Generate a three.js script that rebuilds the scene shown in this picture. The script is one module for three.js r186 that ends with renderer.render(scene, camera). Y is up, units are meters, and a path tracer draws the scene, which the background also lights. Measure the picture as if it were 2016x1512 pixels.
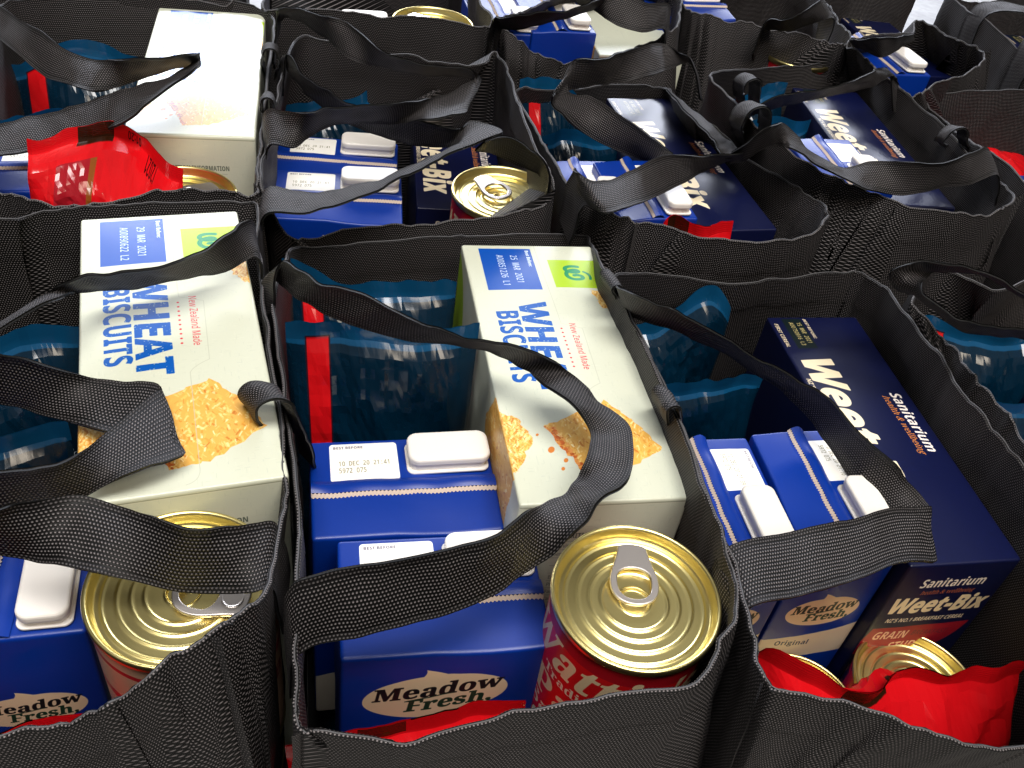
import * as THREE from 'three';
import { mergeGeometries } from 'three/addons/utils/BufferGeometryUtils.js';
import { RectAreaLightUniformsLib } from 'three/addons/lights/RectAreaLightUniformsLib.js';

// ---------------------------------------------------------------- camera, light, exposure
const scene = new THREE.Scene();
const FOCAL = 1850, PITCH = 41.5 * Math.PI / 180, ROLL = 9.8 * Math.PI / 180, YAW = 0.28;
const EYE = new THREE.Vector3(0, 0.60, 0);
const spin = (v) => v.applyAxisAngle(new THREE.Vector3(0, 1, 0), -YAW);
const FWD = spin(new THREE.Vector3(0, -Math.sin(PITCH), -Math.cos(PITCH)));
const UP0 = new THREE.Vector3(0, Math.cos(PITCH), -Math.sin(PITCH)), RT0 = new THREE.Vector3(1, 0, 0);
const RT = spin(RT0.clone().multiplyScalar(Math.cos(ROLL)).addScaledVector(UP0, Math.sin(ROLL)));
const UP = spin(UP0.clone().multiplyScalar(Math.cos(ROLL)).addScaledVector(RT0, -Math.sin(ROLL)));
const camera = new THREE.PerspectiveCamera(2 * Math.atan(756 / FOCAL) * 180 / Math.PI, 4 / 3, 0.02, 60);
camera.position.copy(EYE);
camera.quaternion.setFromRotationMatrix(new THREE.Matrix4().makeBasis(RT, UP, FWD.clone().negate()));
scene.add(camera);

const renderer = new THREE.WebGLRenderer({ antialias: true });
renderer.toneMapping = THREE.LinearToneMapping;
renderer.toneMappingExposure = 1.55;
renderer.shadowMap.enabled = true;
RectAreaLightUniformsLib.init();
scene.background = new THREE.Color().setRGB(0.115, 0.112, 0.106);   // even ambient light standing in for the unseen hall around

const COOL = new THREE.Color().setRGB(0.90, 0.95, 1.08), WARM = new THREE.Color().setRGB(1.0, 0.86, 0.68);
const NEUTRAL = new THREE.Color().setRGB(1.0, 0.97, 0.93);
const UNSEEN_LAMPS = [   // x, y, z, width, depth, strength, colour: unseen lamps, placed to light the bags
  [0.6, 2.5, -5.75, 8.0, 1.4, 17, COOL], [0.1, 2.5, 0.3, 1.5, 0.7, 12, NEUTRAL], [0.9, 2.5, 1.45, 1.3, 0.6, 6, WARM],
];

// a pixel of the 2016 x 1512 photograph gives a direction; the height of what it touches gives the point
function P(px, py, y) {
  const d = FWD.clone().addScaledVector(RT, (px - 1008) / FOCAL).addScaledVector(UP, (756 - py) / FOCAL);
  return EYE.clone().addScaledVector(d, (y - EYE.y) / d.y);
}

// ---------------------------------------------------------------- helpers
let seed = 12345;
const rnd = () => { seed = (seed * 1664525 + 1013904223) >>> 0; return seed / 4294967296; };
const rr = (a, b) => a + (b - a) * rnd();
const clamp = THREE.MathUtils.clamp, lerp = THREE.MathUtils.lerp, smooth = THREE.MathUtils.smoothstep;
const hash = (x, y, s) => { let h = Math.imul(x, 374761393) + Math.imul(y, 668265263) + Math.imul(s, 2147483647) | 0; h = Math.imul(h ^ (h >>> 13), 1274126177); return ((h ^ (h >>> 16)) >>> 0) / 4294967296; };
function vnoise(x, y, s = 1) {
  const ix = Math.floor(x), iy = Math.floor(y), fx = x - ix, fy = y - iy, u = fx * fx * (3 - 2 * fx), v = fy * fy * (3 - 2 * fy);
  return lerp(lerp(hash(ix, iy, s), hash(ix + 1, iy, s), u), lerp(hash(ix, iy + 1, s), hash(ix + 1, iy + 1, s), u), v) * 2 - 1;
}
const fbm = (x, y, s) => vnoise(x, y, s) * 0.55 + vnoise(x * 2.1, y * 2.1, s + 7) * 0.3 + vnoise(x * 4.3, y * 4.3, s + 13) * 0.15;
const ridge = (x, y, s) => 1 - Math.abs(vnoise(x, y, s)) * 2;

const taken = {};
const numbered = (n) => { taken[n] = (taken[n] ?? -1) + 1; return taken[n] ? n + '_' + String(taken[n]).padStart(3, '0') : n; };
function thing(name, label, category, group) {
  const o = new THREE.Group(); o.name = numbered(name); o.userData = { label, category };
  if (group) o.userData.group = group;
  scene.add(o); return o;
}
function part(parent, name, geo, mat) {
  const m = new THREE.Mesh(geo, mat); m.name = name; m.castShadow = m.receiveShadow = true; parent.add(m); return m;
}
// normals shared across seams, by position
function weld(geo, crease = -1) {
  const p = geo.attributes.position, idx = geo.index, acc = new Map(), n = new Float32Array(p.count * 3), key = (i) => Math.round(p.getX(i) * 2e5) + '_' + Math.round(p.getY(i) * 2e5) + '_' + Math.round(p.getZ(i) * 2e5);
  const A = new THREE.Vector3(), B = new THREE.Vector3(), C = new THREE.Vector3(), keys = []; for (let i = 0; i < p.count; i++) keys.push(key(i));
  for (let t = 0; t < idx.count; t += 3) {
    const [a, b, c] = [idx.getX(t), idx.getX(t + 1), idx.getX(t + 2)];
    A.fromBufferAttribute(p, a); B.fromBufferAttribute(p, b).sub(A); C.fromBufferAttribute(p, c).sub(A); B.cross(C);
    for (const i of [a, b, c]) { const k = keys[i]; if (!acc.has(k)) acc.set(k, new THREE.Vector3()); acc.get(k).add(B); }
  }
  for (let i = 0; i < p.count; i++) { const v = (acc.get(keys[i]) ?? new THREE.Vector3(0, 1, 0)).clone().normalize(); n.set([v.x, v.y, v.z], i * 3); }
  geo.setAttribute('normal', new THREE.BufferAttribute(n, 3)); return geo;
}
function grid(nu, nv, f, flip = false) {    // f(u, v) -> [x, y, z, s, t]
  const pos = [], uv = [], ix = [];
  for (let j = 0; j <= nv; j++) for (let i = 0; i <= nu; i++) { const q = f(i / nu, j / nv, i, j); pos.push(q[0], q[1], q[2]); uv.push(q[3] ?? i / nu, q[4] ?? j / nv); }
  for (let j = 0; j < nv; j++) for (let i = 0; i < nu; i++) {
    const a = j * (nu + 1) + i, b = a + 1, c = a + nu + 1, d = c + 1;
    if (flip) ix.push(a, c, b, b, c, d); else ix.push(a, b, c, b, d, c);
  }
  const g = new THREE.BufferGeometry();
  g.setAttribute('position', new THREE.Float32BufferAttribute(pos, 3)); g.setAttribute('uv', new THREE.Float32BufferAttribute(uv, 2)); g.setIndex(ix);
  return g;
}
function joinGrids(list, fn = weld) { return fn(mergeGeometries(list.map((g) => { g.deleteAttribute('normal'); return g; }))); }

// ---------------------------------------------------------------- textures and materials
function canvasTex(w, h, draw, repeat) {
  const c = document.createElement('canvas'); c.width = w; c.height = h; const g = c.getContext('2d'); draw(g, w, h);
  const t = new THREE.CanvasTexture(c); t.colorSpace = THREE.SRGBColorSpace; t.magFilter = THREE.LinearFilter;
  if (repeat) t.wrapS = t.wrapT = THREE.RepeatWrapping;
  return t;
}
function dataTex(w, h, f, srgb, repeat = true) {
  const d = new Uint8Array(w * h * 4);
  for (let y = 0; y < h; y++) for (let x = 0; x < w; x++) { const c = f(x / w, y / h, x, y), o = (y * w + x) * 4; if (c.length) d.set([c[0], c[1], c[2], 255], o); else d.set([c, c, c, 255], o); }
  const t = new THREE.DataTexture(d, w, h); t.magFilter = THREE.LinearFilter; t.minFilter = THREE.LinearMipmapLinearFilter; t.generateMipmaps = true;
  if (srgb) t.colorSpace = THREE.SRGBColorSpace; if (repeat) t.wrapS = t.wrapT = THREE.RepeatWrapping; t.needsUpdate = true; return t;
}
// embossed spun-bonded polypropylene: rows of small oval cushions, 1.5 mm apart
const dotHeight = (u, v, n) => {
  const y = v * n, row = Math.floor(y), x = u * n + (row & 1 ? 0.5 : 0), fx = x - Math.floor(x) - 0.5, fy = y - row - 0.5;
  return smooth(1 - Math.hypot(fx / 0.52, fy / 0.47), 0, 0.75);
};
const FT = 16, FTILE = FT * 0.0015;
const fabricShade = (h, u, v, s) => { const n = 0.85 + 0.3 * hash(Math.floor(u * 256), Math.floor(v * 256), s), k = (4 + 118 * h * h) * n; return [k, k * 0.95, k * 0.96]; };  // colour follows the embossing: cushions paler, gaps between them darker
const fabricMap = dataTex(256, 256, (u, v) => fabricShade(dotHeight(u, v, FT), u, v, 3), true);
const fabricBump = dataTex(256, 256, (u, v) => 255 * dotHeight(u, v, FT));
// the handles: the same cloth with a stitched hem along both edges
const strapH = (u, v) => {   // v across the strap, u along it (one tile is 16 cushions)
  const e = Math.min(v, 1 - v), stitch = Math.abs(e - 0.115) < 0.018, dash = ((u * 10) % 1) < 0.72;
  let h = dotHeight(u, v * 18 / FT, FT);
  if (stitch) h *= dash ? 0.15 : 0.6; if (e < 0.1) h = 0.25 + 0.6 * h; if (e < 0.02) h *= 0.6;
  return h;
};
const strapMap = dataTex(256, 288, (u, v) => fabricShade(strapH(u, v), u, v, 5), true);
const strapBump = dataTex(256, 288, (u, v) => 255 * strapH(u, v));
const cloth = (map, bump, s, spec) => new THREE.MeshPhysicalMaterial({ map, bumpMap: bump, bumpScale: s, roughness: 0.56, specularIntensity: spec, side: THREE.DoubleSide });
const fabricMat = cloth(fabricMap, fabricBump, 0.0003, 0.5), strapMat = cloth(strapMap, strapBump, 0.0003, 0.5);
const seamMat = new THREE.MeshStandardMaterial({ color: new THREE.Color().setRGB(0.016, 0.015, 0.016), roughness: 0.7 });
const rimLineMat = new THREE.MeshStandardMaterial({ color: new THREE.Color().setRGB(0.075, 0.073, 0.078), roughness: 0.6 });
const card = (map, o = {}) => new THREE.MeshPhysicalMaterial({ map, roughness: 0.42, ...o });
const white = new THREE.MeshPhysicalMaterial({ color: new THREE.Color().setRGB(0.88, 0.84, 0.79), roughness: 0.4 });
const gold = new THREE.MeshPhysicalMaterial({ color: new THREE.Color().setRGB(0.92, 0.78, 0.33), metalness: 1, roughness: 0.3 });
const tabMat = new THREE.MeshPhysicalMaterial({ color: new THREE.Color().setRGB(0.74, 0.68, 0.64), metalness: 1, roughness: 0.34 });
const rawCard = new THREE.MeshStandardMaterial({ color: new THREE.Color().setRGB(0.62, 0.50, 0.42), roughness: 0.9 });
const speckle = (g, w, h, n, cols, s0, s1, a) => { for (let i = 0; i < n; i++) { g.globalAlpha = rr(a * 0.4, a); g.fillStyle = cols[Math.floor(rnd() * cols.length)]; g.fillRect(rnd() * w, rnd() * h, rr(s0, s1), rr(s0, s1)); } g.globalAlpha = 1; };
function txt(g, s, x, y, size, style, color, o = {}) {   // o: skew, stretch, rot, align, spacing
  g.save(); g.translate(x, y); if (o.rot) g.rotate(o.rot); g.transform(o.sx ?? 1, 0, o.skew ?? 0, 1, 0, 0);
  g.font = style + ' ' + size + 'px ' + (o.font ?? 'sans-serif'); g.textAlign = o.align ?? 'left'; g.textBaseline = 'alphabetic';
  if (o.stroke) { g.strokeStyle = o.stroke; g.lineWidth = o.lw ?? size * 0.1; g.lineJoin = 'round'; g.strokeText(s, 0, 0); }
  g.fillStyle = color; g.fillText(s, 0, 0); g.restore();
}
// a printed wheat biscuit: a rough-edged oat-coloured block with flakes
function biscuit(g, pts, rimShade) {
  g.save(); g.beginPath();
  const out = [];
  for (let i = 0; i < pts.length; i++) { const [a, b] = [pts[i], pts[(i + 1) % pts.length]], n = 9; for (let k = 0; k < n; k++) out.push([lerp(a[0], b[0], k / n) + rr(-6, 6), lerp(a[1], b[1], k / n) + rr(-6, 6)]); }
  out.forEach((p, i) => (i ? g.lineTo(...p) : g.moveTo(...p))); g.closePath(); g.fillStyle = '#e6ae54'; g.fill(); g.clip();
  const xs = pts.map((p) => p[0]), ys = pts.map((p) => p[1]), x0 = Math.min(...xs), x1 = Math.max(...xs), y0 = Math.min(...ys), y1 = Math.max(...ys);
  const cols = ['#f4cc70', '#efbb5c', '#d08a36', '#fbe3a0', '#c07028', '#e9a848', '#f8d788', '#fdeeb8'];
  for (let i = 0; i < 1100; i++) {
    g.globalAlpha = rr(0.3, 0.85); g.strokeStyle = cols[Math.floor(rnd() * cols.length)]; g.lineWidth = rr(1, 7);
    const x = rr(x0, x1), y = rr(y0, y1), a = rr(-0.9, 0.9), l = rr(5, 22);
    g.beginPath(); g.moveTo(x, y); g.quadraticCurveTo(x + Math.cos(a) * l * 0.5 + rr(-4, 4), y + Math.sin(a) * l * 0.5 + rr(-4, 4), x + Math.cos(a) * l, y + Math.sin(a) * l); g.stroke();
  }
  if (rimShade) for (let i = 0; i < 260; i++) {   // the broken crumb face
    const t = rnd(), [a, b] = rimShade; g.globalAlpha = rr(0.4, 0.9); g.fillStyle = ['#c4571c', '#d9722c', '#a94515', '#e59a52'][Math.floor(rnd() * 4)];
    g.beginPath(); g.ellipse(lerp(a[0], b[0], t) + rr(-16, 16), lerp(a[1], b[1], t) + rr(-16, 16), rr(2, 7), rr(2, 6), rnd() * 3, 0, 7); g.fill();
  }
  g.restore(); g.globalAlpha = 1;
}
function linen(g, w, h) {
  g.fillStyle = '#d0d3c0'; g.fillRect(0, 0, w, h);
  for (let i = 0; i < w * h / 260; i++) { g.globalAlpha = rr(0.1, 0.4); g.fillStyle = ['#aab3a5', '#e2e4d4', '#b8bca8', '#c6ccc2'][Math.floor(rnd() * 4)]; const v = rnd() < 0.5; g.fillRect(rnd() * w, rnd() * h, v ? 1.5 : rr(6, 20), v ? rr(6, 16) : 1.5); }
  g.globalAlpha = 1;
}
const distress = (g, x0, y0, x1, y1, n) => { for (let i = 0; i < n; i++) { g.globalAlpha = rr(0.5, 1); g.fillStyle = '#d6d8c4'; g.beginPath(); g.ellipse(rr(x0, x1), rr(y0, y1), rr(0.6, 3.4), rr(0.6, 2.2), rnd() * 3, 0, 7); g.fill(); } g.globalAlpha = 1; };
// top panel of the wheat biscuit box, drawn lying: x runs from the back to the front, up is the right-hand side
const wheatTop = (date, code) => canvasTex(1208, 480, (g, w, h) => {
  linen(g, w, h);
  const X = (u) => u * w, Y = (v) => (1 - v) * h;
  g.fillStyle = '#0d4fb0'; g.fillRect(X(0.022), Y(0.51), X(0.205), h * 0.39);
  txt(g, 'Best Before:', X(0.03), Y(0.465), 17, 'bold', '#e8f0f6');
  txt(g, date, X(0.055), Y(0.345), 33, 'normal', '#d8e4f2', { font: 'monospace', sx: 0.78 }); txt(g, code, X(0.055), Y(0.24), 33, 'normal', '#d8e4f2', { font: 'monospace', sx: 0.78 });
  g.fillStyle = '#a9cc1d'; g.fillRect(X(0.078), 0, X(0.137), h * 0.385);
  // the green peel emblem
  g.save(); g.translate(X(0.143), Y(0.79)); g.rotate(Math.PI / 2 * 0); g.strokeStyle = '#0e8a55'; g.lineWidth = 15; g.lineCap = 'round';
  g.beginPath(); g.moveTo(-38, -18); g.bezierCurveTo(-52, 40, -6, 44, -4, 2); g.bezierCurveTo(-2, -26, -24, -18, -18, 6); g.bezierCurveTo(-8, 48, 48, 36, 36, -14); g.bezierCurveTo(30, -34, 6, -24, 14, 4); g.stroke();
  g.lineWidth = 10; g.beginPath(); g.moveTo(-8, -34); g.quadraticCurveTo(8, -58, 34, -50); g.stroke(); g.restore();
  txt(g, 'WHEAT', X(0.287), Y(0.305), 128, 'bold', '#0f55ac', { sx: 1.03, stroke: '#0f55ac', lw: 5 });
  txt(g, 'BISCUITS', X(0.318), Y(0.135), 98, 'bold', '#0f55ac', { sx: 0.83, stroke: '#0f55ac', lw: 2.5 });
  distress(g, X(0.28), Y(0.51), X(0.69), Y(0.12), 380);
  txt(g, 'New Zealand Made', X(0.378), Y(0.615), 31, 'normal', '#d3333f', { sx: 0.86 });
  g.fillStyle = '#d3333f'; for (let i = 0; i < 10; i++) { g.beginPath(); g.arc(X(0.402 + i * 0.0172), Y(0.552), 3.6, 0, 7); g.fill(); }
  biscuit(g, [[X(0.685), Y(0.68)], [X(0.76), Y(0.83)], [X(0.85), Y(0.945)], [X(0.93), Y(0.62)], [X(0.945), Y(0.44)], [X(0.87), Y(0.37)], [X(0.765), Y(0.245)], [X(0.74), Y(0.4)]], [[X(0.775), Y(0.28)], [X(0.935), Y(0.42)]]);
  biscuit(g, [[X(0.235), Y(1.03)], [X(0.22), Y(0.86)], [X(0.3), Y(0.9)], [X(0.35), Y(1.03)]]);
  biscuit(g, [[X(0.70), Y(-0.03)], [X(0.73), Y(0.10)], [X(0.80), Y(0.17)], [X(0.90), Y(0.04)], [X(0.91), Y(-0.03)]]);
  g.fillStyle = '#cf7a34'; for (const [a, b, r] of [[0.84, 0.26, 9], [0.875, 0.33, 6], [0.9, 0.3, 5], [0.79, 0.2, 4]]) { g.beginPath(); g.ellipse(X(a), Y(b), r * 1.4, r, 0.5, 0, 7); g.fill(); }
  // the cut of the opening flap
  g.strokeStyle = '#b9bba8'; g.lineWidth = 1.6; g.beginPath(); g.moveTo(0, Y(0.545)); g.lineTo(X(0.38), Y(0.56)); g.lineTo(X(0.40), Y(0.70)); g.lineTo(X(0.62), Y(0.69)); g.quadraticCurveTo(X(0.64), Y(0.6), X(0.66), Y(0.58)); g.lineTo(X(0.95), Y(0.575)); g.quadraticCurveTo(X(0.98), Y(0.57), X(0.985), Y(0.5)); g.stroke();
});
const wheatSide = canvasTex(1024, 1024, (g, w, h) => {   // left-hand face: x back to front, top edge up
  linen(g, w, h);
  g.fillStyle = '#9cc528'; g.beginPath(); g.moveTo(0, 0.02 * h); g.quadraticCurveTo(0.16 * w, 0.04 * h, 0.2 * w, 0.3 * h); g.quadraticCurveTo(0.2 * w, 0.6 * h, 0, 0.66 * h); g.fill();
  g.fillStyle = '#a6455e'; g.beginPath(); g.moveTo(0.5 * w, 0.62 * h); g.lineTo(0.84 * w, 0.5 * h); g.lineTo(w, 0.72 * h); g.lineTo(w, h); g.lineTo(0.5 * w, h); g.fill();
  biscuit(g, [[0.66 * w, -8], [0.60 * w, 0.10 * h], [0.62 * w, 0.22 * h], [0.72 * w, 0.34 * h], [0.9 * w, 0.22 * h], [0.93 * w, -8]]);
  txt(g, 'WHEAT BISCUITS', 0.22 * w, 0.55 * h, 96, 'bold', '#0f55ac', { sx: 0.8 });
});
const wheatFront = canvasTex(512, 1024, (g, w, h) => {
  linen(g, w, h);
  g.fillStyle = '#9a9c86'; g.fillRect(0, 9, w, 2.5); g.fillStyle = '#dcddca'; g.fillRect(0, 12, w, 2);
  txt(g, 'NUTRITION INFORMATION', 130, 108, 22, 'bold', '#4a574c', { sx: 0.95 });
  g.fillStyle = '#2c3a31'; const L = ['Servings per package: 50', 'Serving size: 30g (2 biscuits)', '   Average Qty   Average Qty', '   per Serving    per 100g', 'Energy  440kJ  1470kJ', 'Protein  3.6g  11.9g', 'Fat, total  0.4g  1.3g', 'Carbohydrate  20.1g  67.0g', '- sugars  0.9g  2.9g', 'Dietary Fibre  3.2g', 'Sodium  85mg  270mg'];
  L.forEach((s, i) => txt(g, s, 134, 138 + i * 26, 16, 'normal', '#566258'));
  g.globalAlpha = 0.5; for (let i = 0; i < 12; i++) g.fillRect(130, 118 + i * 26, 260, 1); g.globalAlpha = 1;
});
const wheatPlain = canvasTex(256, 256, (g, w, h) => linen(g, w, h));
const MILKTONES = ['#003398', '#002c84', '#0036a0'], MILKBLUE = '#003090';
const weetTop = (date, code) => canvasTex(1152, 384, (g, w, h) => {
  g.fillStyle = '#070e36'; g.fillRect(0, 0, w, h); speckle(g, w, h, 900, ['#08123f', '#060b2c', '#0a1444'], 2, 14, 0.35);
  const X = (u) => u * w, Y = (v) => (1 - v) * h;
  txt(g, 'FIRST CEREAL', X(0.035), Y(0.035), 21, 'bold', '#e8d4ae', { skew: -0.2 });
  txt(g, 'BEST BEFORE:', X(0.012), Y(0.375), 18, 'bold', '#e8d4ae', { skew: -0.2 });
  g.fillStyle = '#0c1a1c'; g.fillRect(X(0.012), Y(0.35), X(0.15), h * 0.21);
  txt(g, date, X(0.03), Y(0.28), 26, 'normal', '#d6c07e', { font: 'monospace', sx: 0.72 }); txt(g, code, X(0.03), Y(0.20), 26, 'normal', '#d6c07e', { font: 'monospace', sx: 0.72 });
  txt(g, 'Weet-Bix', X(0.195), Y(0.10), 164, 'bold', '#f6e6c4', { skew: -0.22, sx: 1.06, stroke: '#f6e6c4', lw: 8 });
  txt(g, "NZ'S NO.1 BREAKFAST CEREAL", X(0.3), Y(0.035), 24, 'bold', '#f0dfbc', { skew: -0.2 });
  txt(g, 'Sanitarium', X(0.372), Y(0.79), 58, 'bold', '#f8ece0', { skew: -0.12, sx: 0.93 });
  txt(g, 'health & wellbeing', X(0.385), Y(0.70), 34, 'normal', '#e2883a', { skew: -0.35, font: 'serif', sx: 0.92 });
});
const weetFront = canvasTex(512, 1408, (g, w, h) => {
  g.fillStyle = '#070e36'; g.fillRect(0, 0, w, h); speckle(g, w, h, 500, ['#08123f', '#060b2c', '#0a1444'], 2, 14, 0.35);
  txt(g, 'Sanitarium', w * 0.5, 120, 62, 'bold', '#f2e2cc', { skew: -0.12, sx: 0.92, align: 'center' });
  txt(g, 'health & wellbeing', w * 0.5, 158, 28, 'normal', '#cf6a33', { skew: -0.3, font: 'serif', align: 'center' });
  txt(g, 'Weet-Bix', w * 0.49, 258, 112, 'bold', '#f3dcae', { skew: -0.2, align: 'center', sx: 0.93, stroke: '#f3dcae', lw: 6 });
  txt(g, "NZ'S NO.1 BREAKFAST CEREAL", w * 0.47, 312, 30, 'bold', '#f0dfbc', { skew: -0.2, align: 'center', sx: 0.88 });
  g.fillStyle = '#9a1528'; g.beginPath(); g.moveTo(20, 345); g.lineTo(480, 335); g.quadraticCurveTo(440, 480, 250, 500); g.lineTo(0, 500); g.lineTo(0, 420); g.fill();
  txt(g, 'GRAIN', 40, 412, 62, 'bold', '#e8b89a', { skew: -0.15, sx: 0.85 }); txt(g, 'BREAKFAST', 225, 400, 40, 'bold', '#6d2030', { skew: -0.15, sx: 0.8 });
  txt(g, 'THE', 60, 478, 44, 'bold', '#7a3040', { skew: -0.15, sx: 0.8 }); txt(g, 'STUDY', 140, 482, 66, 'bold', '#e8b89a', { skew: -0.15, sx: 0.85 });
  biscuit(g, [[90, 800], [430, 760], [470, 1080], [120, 1120]]);
});
const weetPlain = canvasTex(128, 128, (g, w, h) => { g.fillStyle = '#070e36'; g.fillRect(0, 0, w, h); speckle(g, w, h, 90, ['#08123f', '#060b2c', '#0a1444'], 2, 10, 0.35); });
// the dairy emblem: a cream speech-bubble oval with dark brush lettering
function dairyLogo(g, cx, cy, s) {
  g.save(); g.translate(cx, cy); g.scale(s, s); g.rotate(-0.10);
  g.fillStyle = '#f1d2ae'; g.beginPath(); g.ellipse(0, 4, 152, 80, 0, 0, 7); g.fill(); g.beginPath(); g.moveTo(-30, -66); g.quadraticCurveTo(-10, -84, -14, -100); g.quadraticCurveTo(20, -84, 40, -64); g.fill();
  g.fillStyle = '#26403a'; g.lineWidth = 9; g.strokeStyle = '#f4dcc0'; g.lineJoin = 'round';
  const word = (s2, y, size, col, x) => { g.save(); g.translate(x, y); g.transform(1, 0, -0.22, 1, 0, 0); g.font = 'bold ' + size + 'px serif'; g.textAlign = 'center'; g.fillStyle = col; g.strokeStyle = col; g.lineWidth = 2.4; g.strokeText(s2, 0, 0); g.fillText(s2, 0, 0); g.restore(); };
  word('Meadow', 4, 64, '#10171c', 2); word('Fresh,', 54, 60, '#173a2a', 24);
  g.strokeStyle = '#173a2a'; g.lineWidth = 4; g.beginPath(); g.moveTo(-66, 14); g.quadraticCurveTo(-20, 6, 40, 2); g.stroke();
  g.restore();
}
const milkTop = (time) => canvasTex(760, 512, (g, w, h) => {
  g.fillStyle = MILKBLUE; g.fillRect(0, 0, w, h); speckle(g, w, h, 500, MILKTONES, 2, 12, 0.3);
  g.fillStyle = '#fbf8f1'; g.beginPath(); g.roundRect(0.11 * w, 0.05 * h, 0.37 * w, 0.42 * h, 16); g.fill();
  txt(g, 'BEST BEFORE', 0.13 * w, 0.105 * h, 20, 'bold', '#4a4460');
  txt(g, '10 DEC 20 ' + time, 0.155 * w, 0.30 * h, 36, 'normal', '#4d460c', { font: 'monospace', sx: 0.66 }); txt(g, '5972 075', 0.155 * w, 0.375 * h, 36, 'normal', '#4d460c', { font: 'monospace', sx: 0.66 });
});
const milkWide = canvasTex(608, 1056, (g, w, h) => {
  g.fillStyle = MILKBLUE; g.fillRect(0, 0, w, h); speckle(g, w, h, 500, MILKTONES, 2, 12, 0.3);
  dairyLogo(g, w * 0.46, 222, 1.42);
  txt(g, 'UHT Milk', w * 0.5, 560, 90, 'bold', '#f1e6d6', { align: 'center' }); g.fillStyle = '#e8dcc8'; g.beginPath(); g.moveTo(0, 800); g.quadraticCurveTo(w * 0.5, 700, w, 780); g.lineTo(w, h); g.lineTo(0, h); g.fill();
});
const milkNarrow = canvasTex(410, 1056, (g, w, h) => {
  g.fillStyle = MILKBLUE; g.fillRect(0, 0, w, h); speckle(g, w, h, 400, MILKTONES, 2, 12, 0.3);
  dairyLogo(g, w * 0.5, 350, 1.02);
  g.fillStyle = '#d9c9b2'; g.beginPath(); g.moveTo(0, 520); g.quadraticCurveTo(w * 0.6, 500, w, 440); g.lineTo(w, 620); g.lineTo(0, 660); g.fill(); txt(g, 'Original', 70, 560, 40, 'bold', '#1c2a50');
});
const milkPlain = canvasTex(128, 128, (g, w, h) => { g.fillStyle = MILKBLUE; g.fillRect(0, 0, w, h); speckle(g, w, h, 90, MILKTONES, 2, 10, 0.3); });
const canLabel = canvasTex(1536, 704, (g, w, h) => {   // once round the tin
  g.fillStyle = '#b01220'; g.fillRect(0, 0, w, h); speckle(g, w, h, 600, ['#a01020', '#bd1826'], 2, 10, 0.4);
  for (const o of [0, w / 2]) {
    g.save(); g.translate(o, 0);
    g.fillStyle = '#dc181c'; g.beginPath(); g.moveTo(60, 50); g.lineTo(690, 70); g.lineTo(650, 200); g.lineTo(670, 520); g.lineTo(60, 520); g.fill();
    g.fillStyle = '#2b0a10'; g.fillRect(690, 40, 90, 664);
    txt(g, "Wattie's", 372, 196, 196, 'bold', '#f2d9ac', { font: 'serif', skew: -0.28, align: 'center', sx: 0.8, stroke: '#f2d9ac', lw: 4 }); txt(g, '®', 668, 96, 34, 'bold', '#f2d9ac');
    txt(g, 'Traditional', 360, 258, 58, 'bold', '#f5e2c4', { font: 'serif', align: 'center' });
    txt(g, 'Pasta', 390, 400, 180, 'bold', '#f2d9ac', { font: 'serif', align: 'center' }); txt(g, 'Sauce', 300, 490, 100, 'bold', '#f5e2c4', { font: 'serif', align: 'center' });
    g.fillStyle = '#e2641e'; g.beginPath(); g.ellipse(370, 610, 280, 80, 0, 0, 7); g.fill(); txt(g, 'Original', 370, 585, 92, 'bold', '#f7ead0', { font: 'serif', align: 'center' });
    for (let i = 0; i < 200; i++) { g.globalAlpha = 0.5; g.fillStyle = ['#c8401a', '#f0a040', '#8a2010', '#f6d080'][Math.floor(rnd() * 4)]; g.beginPath(); g.ellipse(rr(120, 620), rr(600, 690), rr(4, 22), rr(3, 12), rnd() * 3, 0, 7); g.fill(); } g.globalAlpha = 1;
    g.restore();
  }
});
const canLabel2 = canvasTex(1024, 512, (g, w, h) => {   // pale label with a dish on it and a red band
  g.fillStyle = '#c9a184'; g.fillRect(0, 0, w, h); speckle(g, w, h, 500, ['#b98e70', '#d6b398'], 2, 12, 0.4);
  g.fillStyle = '#b3202a'; g.fillRect(0, 34, w, 14); g.fillRect(0, 150, w, 26);
  for (const o of [120, 620]) { g.fillStyle = '#7c2a16'; g.beginPath(); g.ellipse(o + 120, 90, 180, 42, 0, 0, 7); g.fill(); for (let i = 0; i < 150; i++) { g.globalAlpha = 0.7; g.fillStyle = ['#a63c1e', '#c9762e', '#5a180c', '#e0b070', '#6c7a30'][Math.floor(rnd() * 5)]; g.beginPath(); g.ellipse(o + rr(-40, 280), rr(60, 122), rr(3, 14), rr(3, 8), rnd() * 3, 0, 7); g.fill(); } g.globalAlpha = 1; txt(g, 'Baked Beans', o - 20, 280, 70, 'bold', '#8b1420'); }
});
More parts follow.
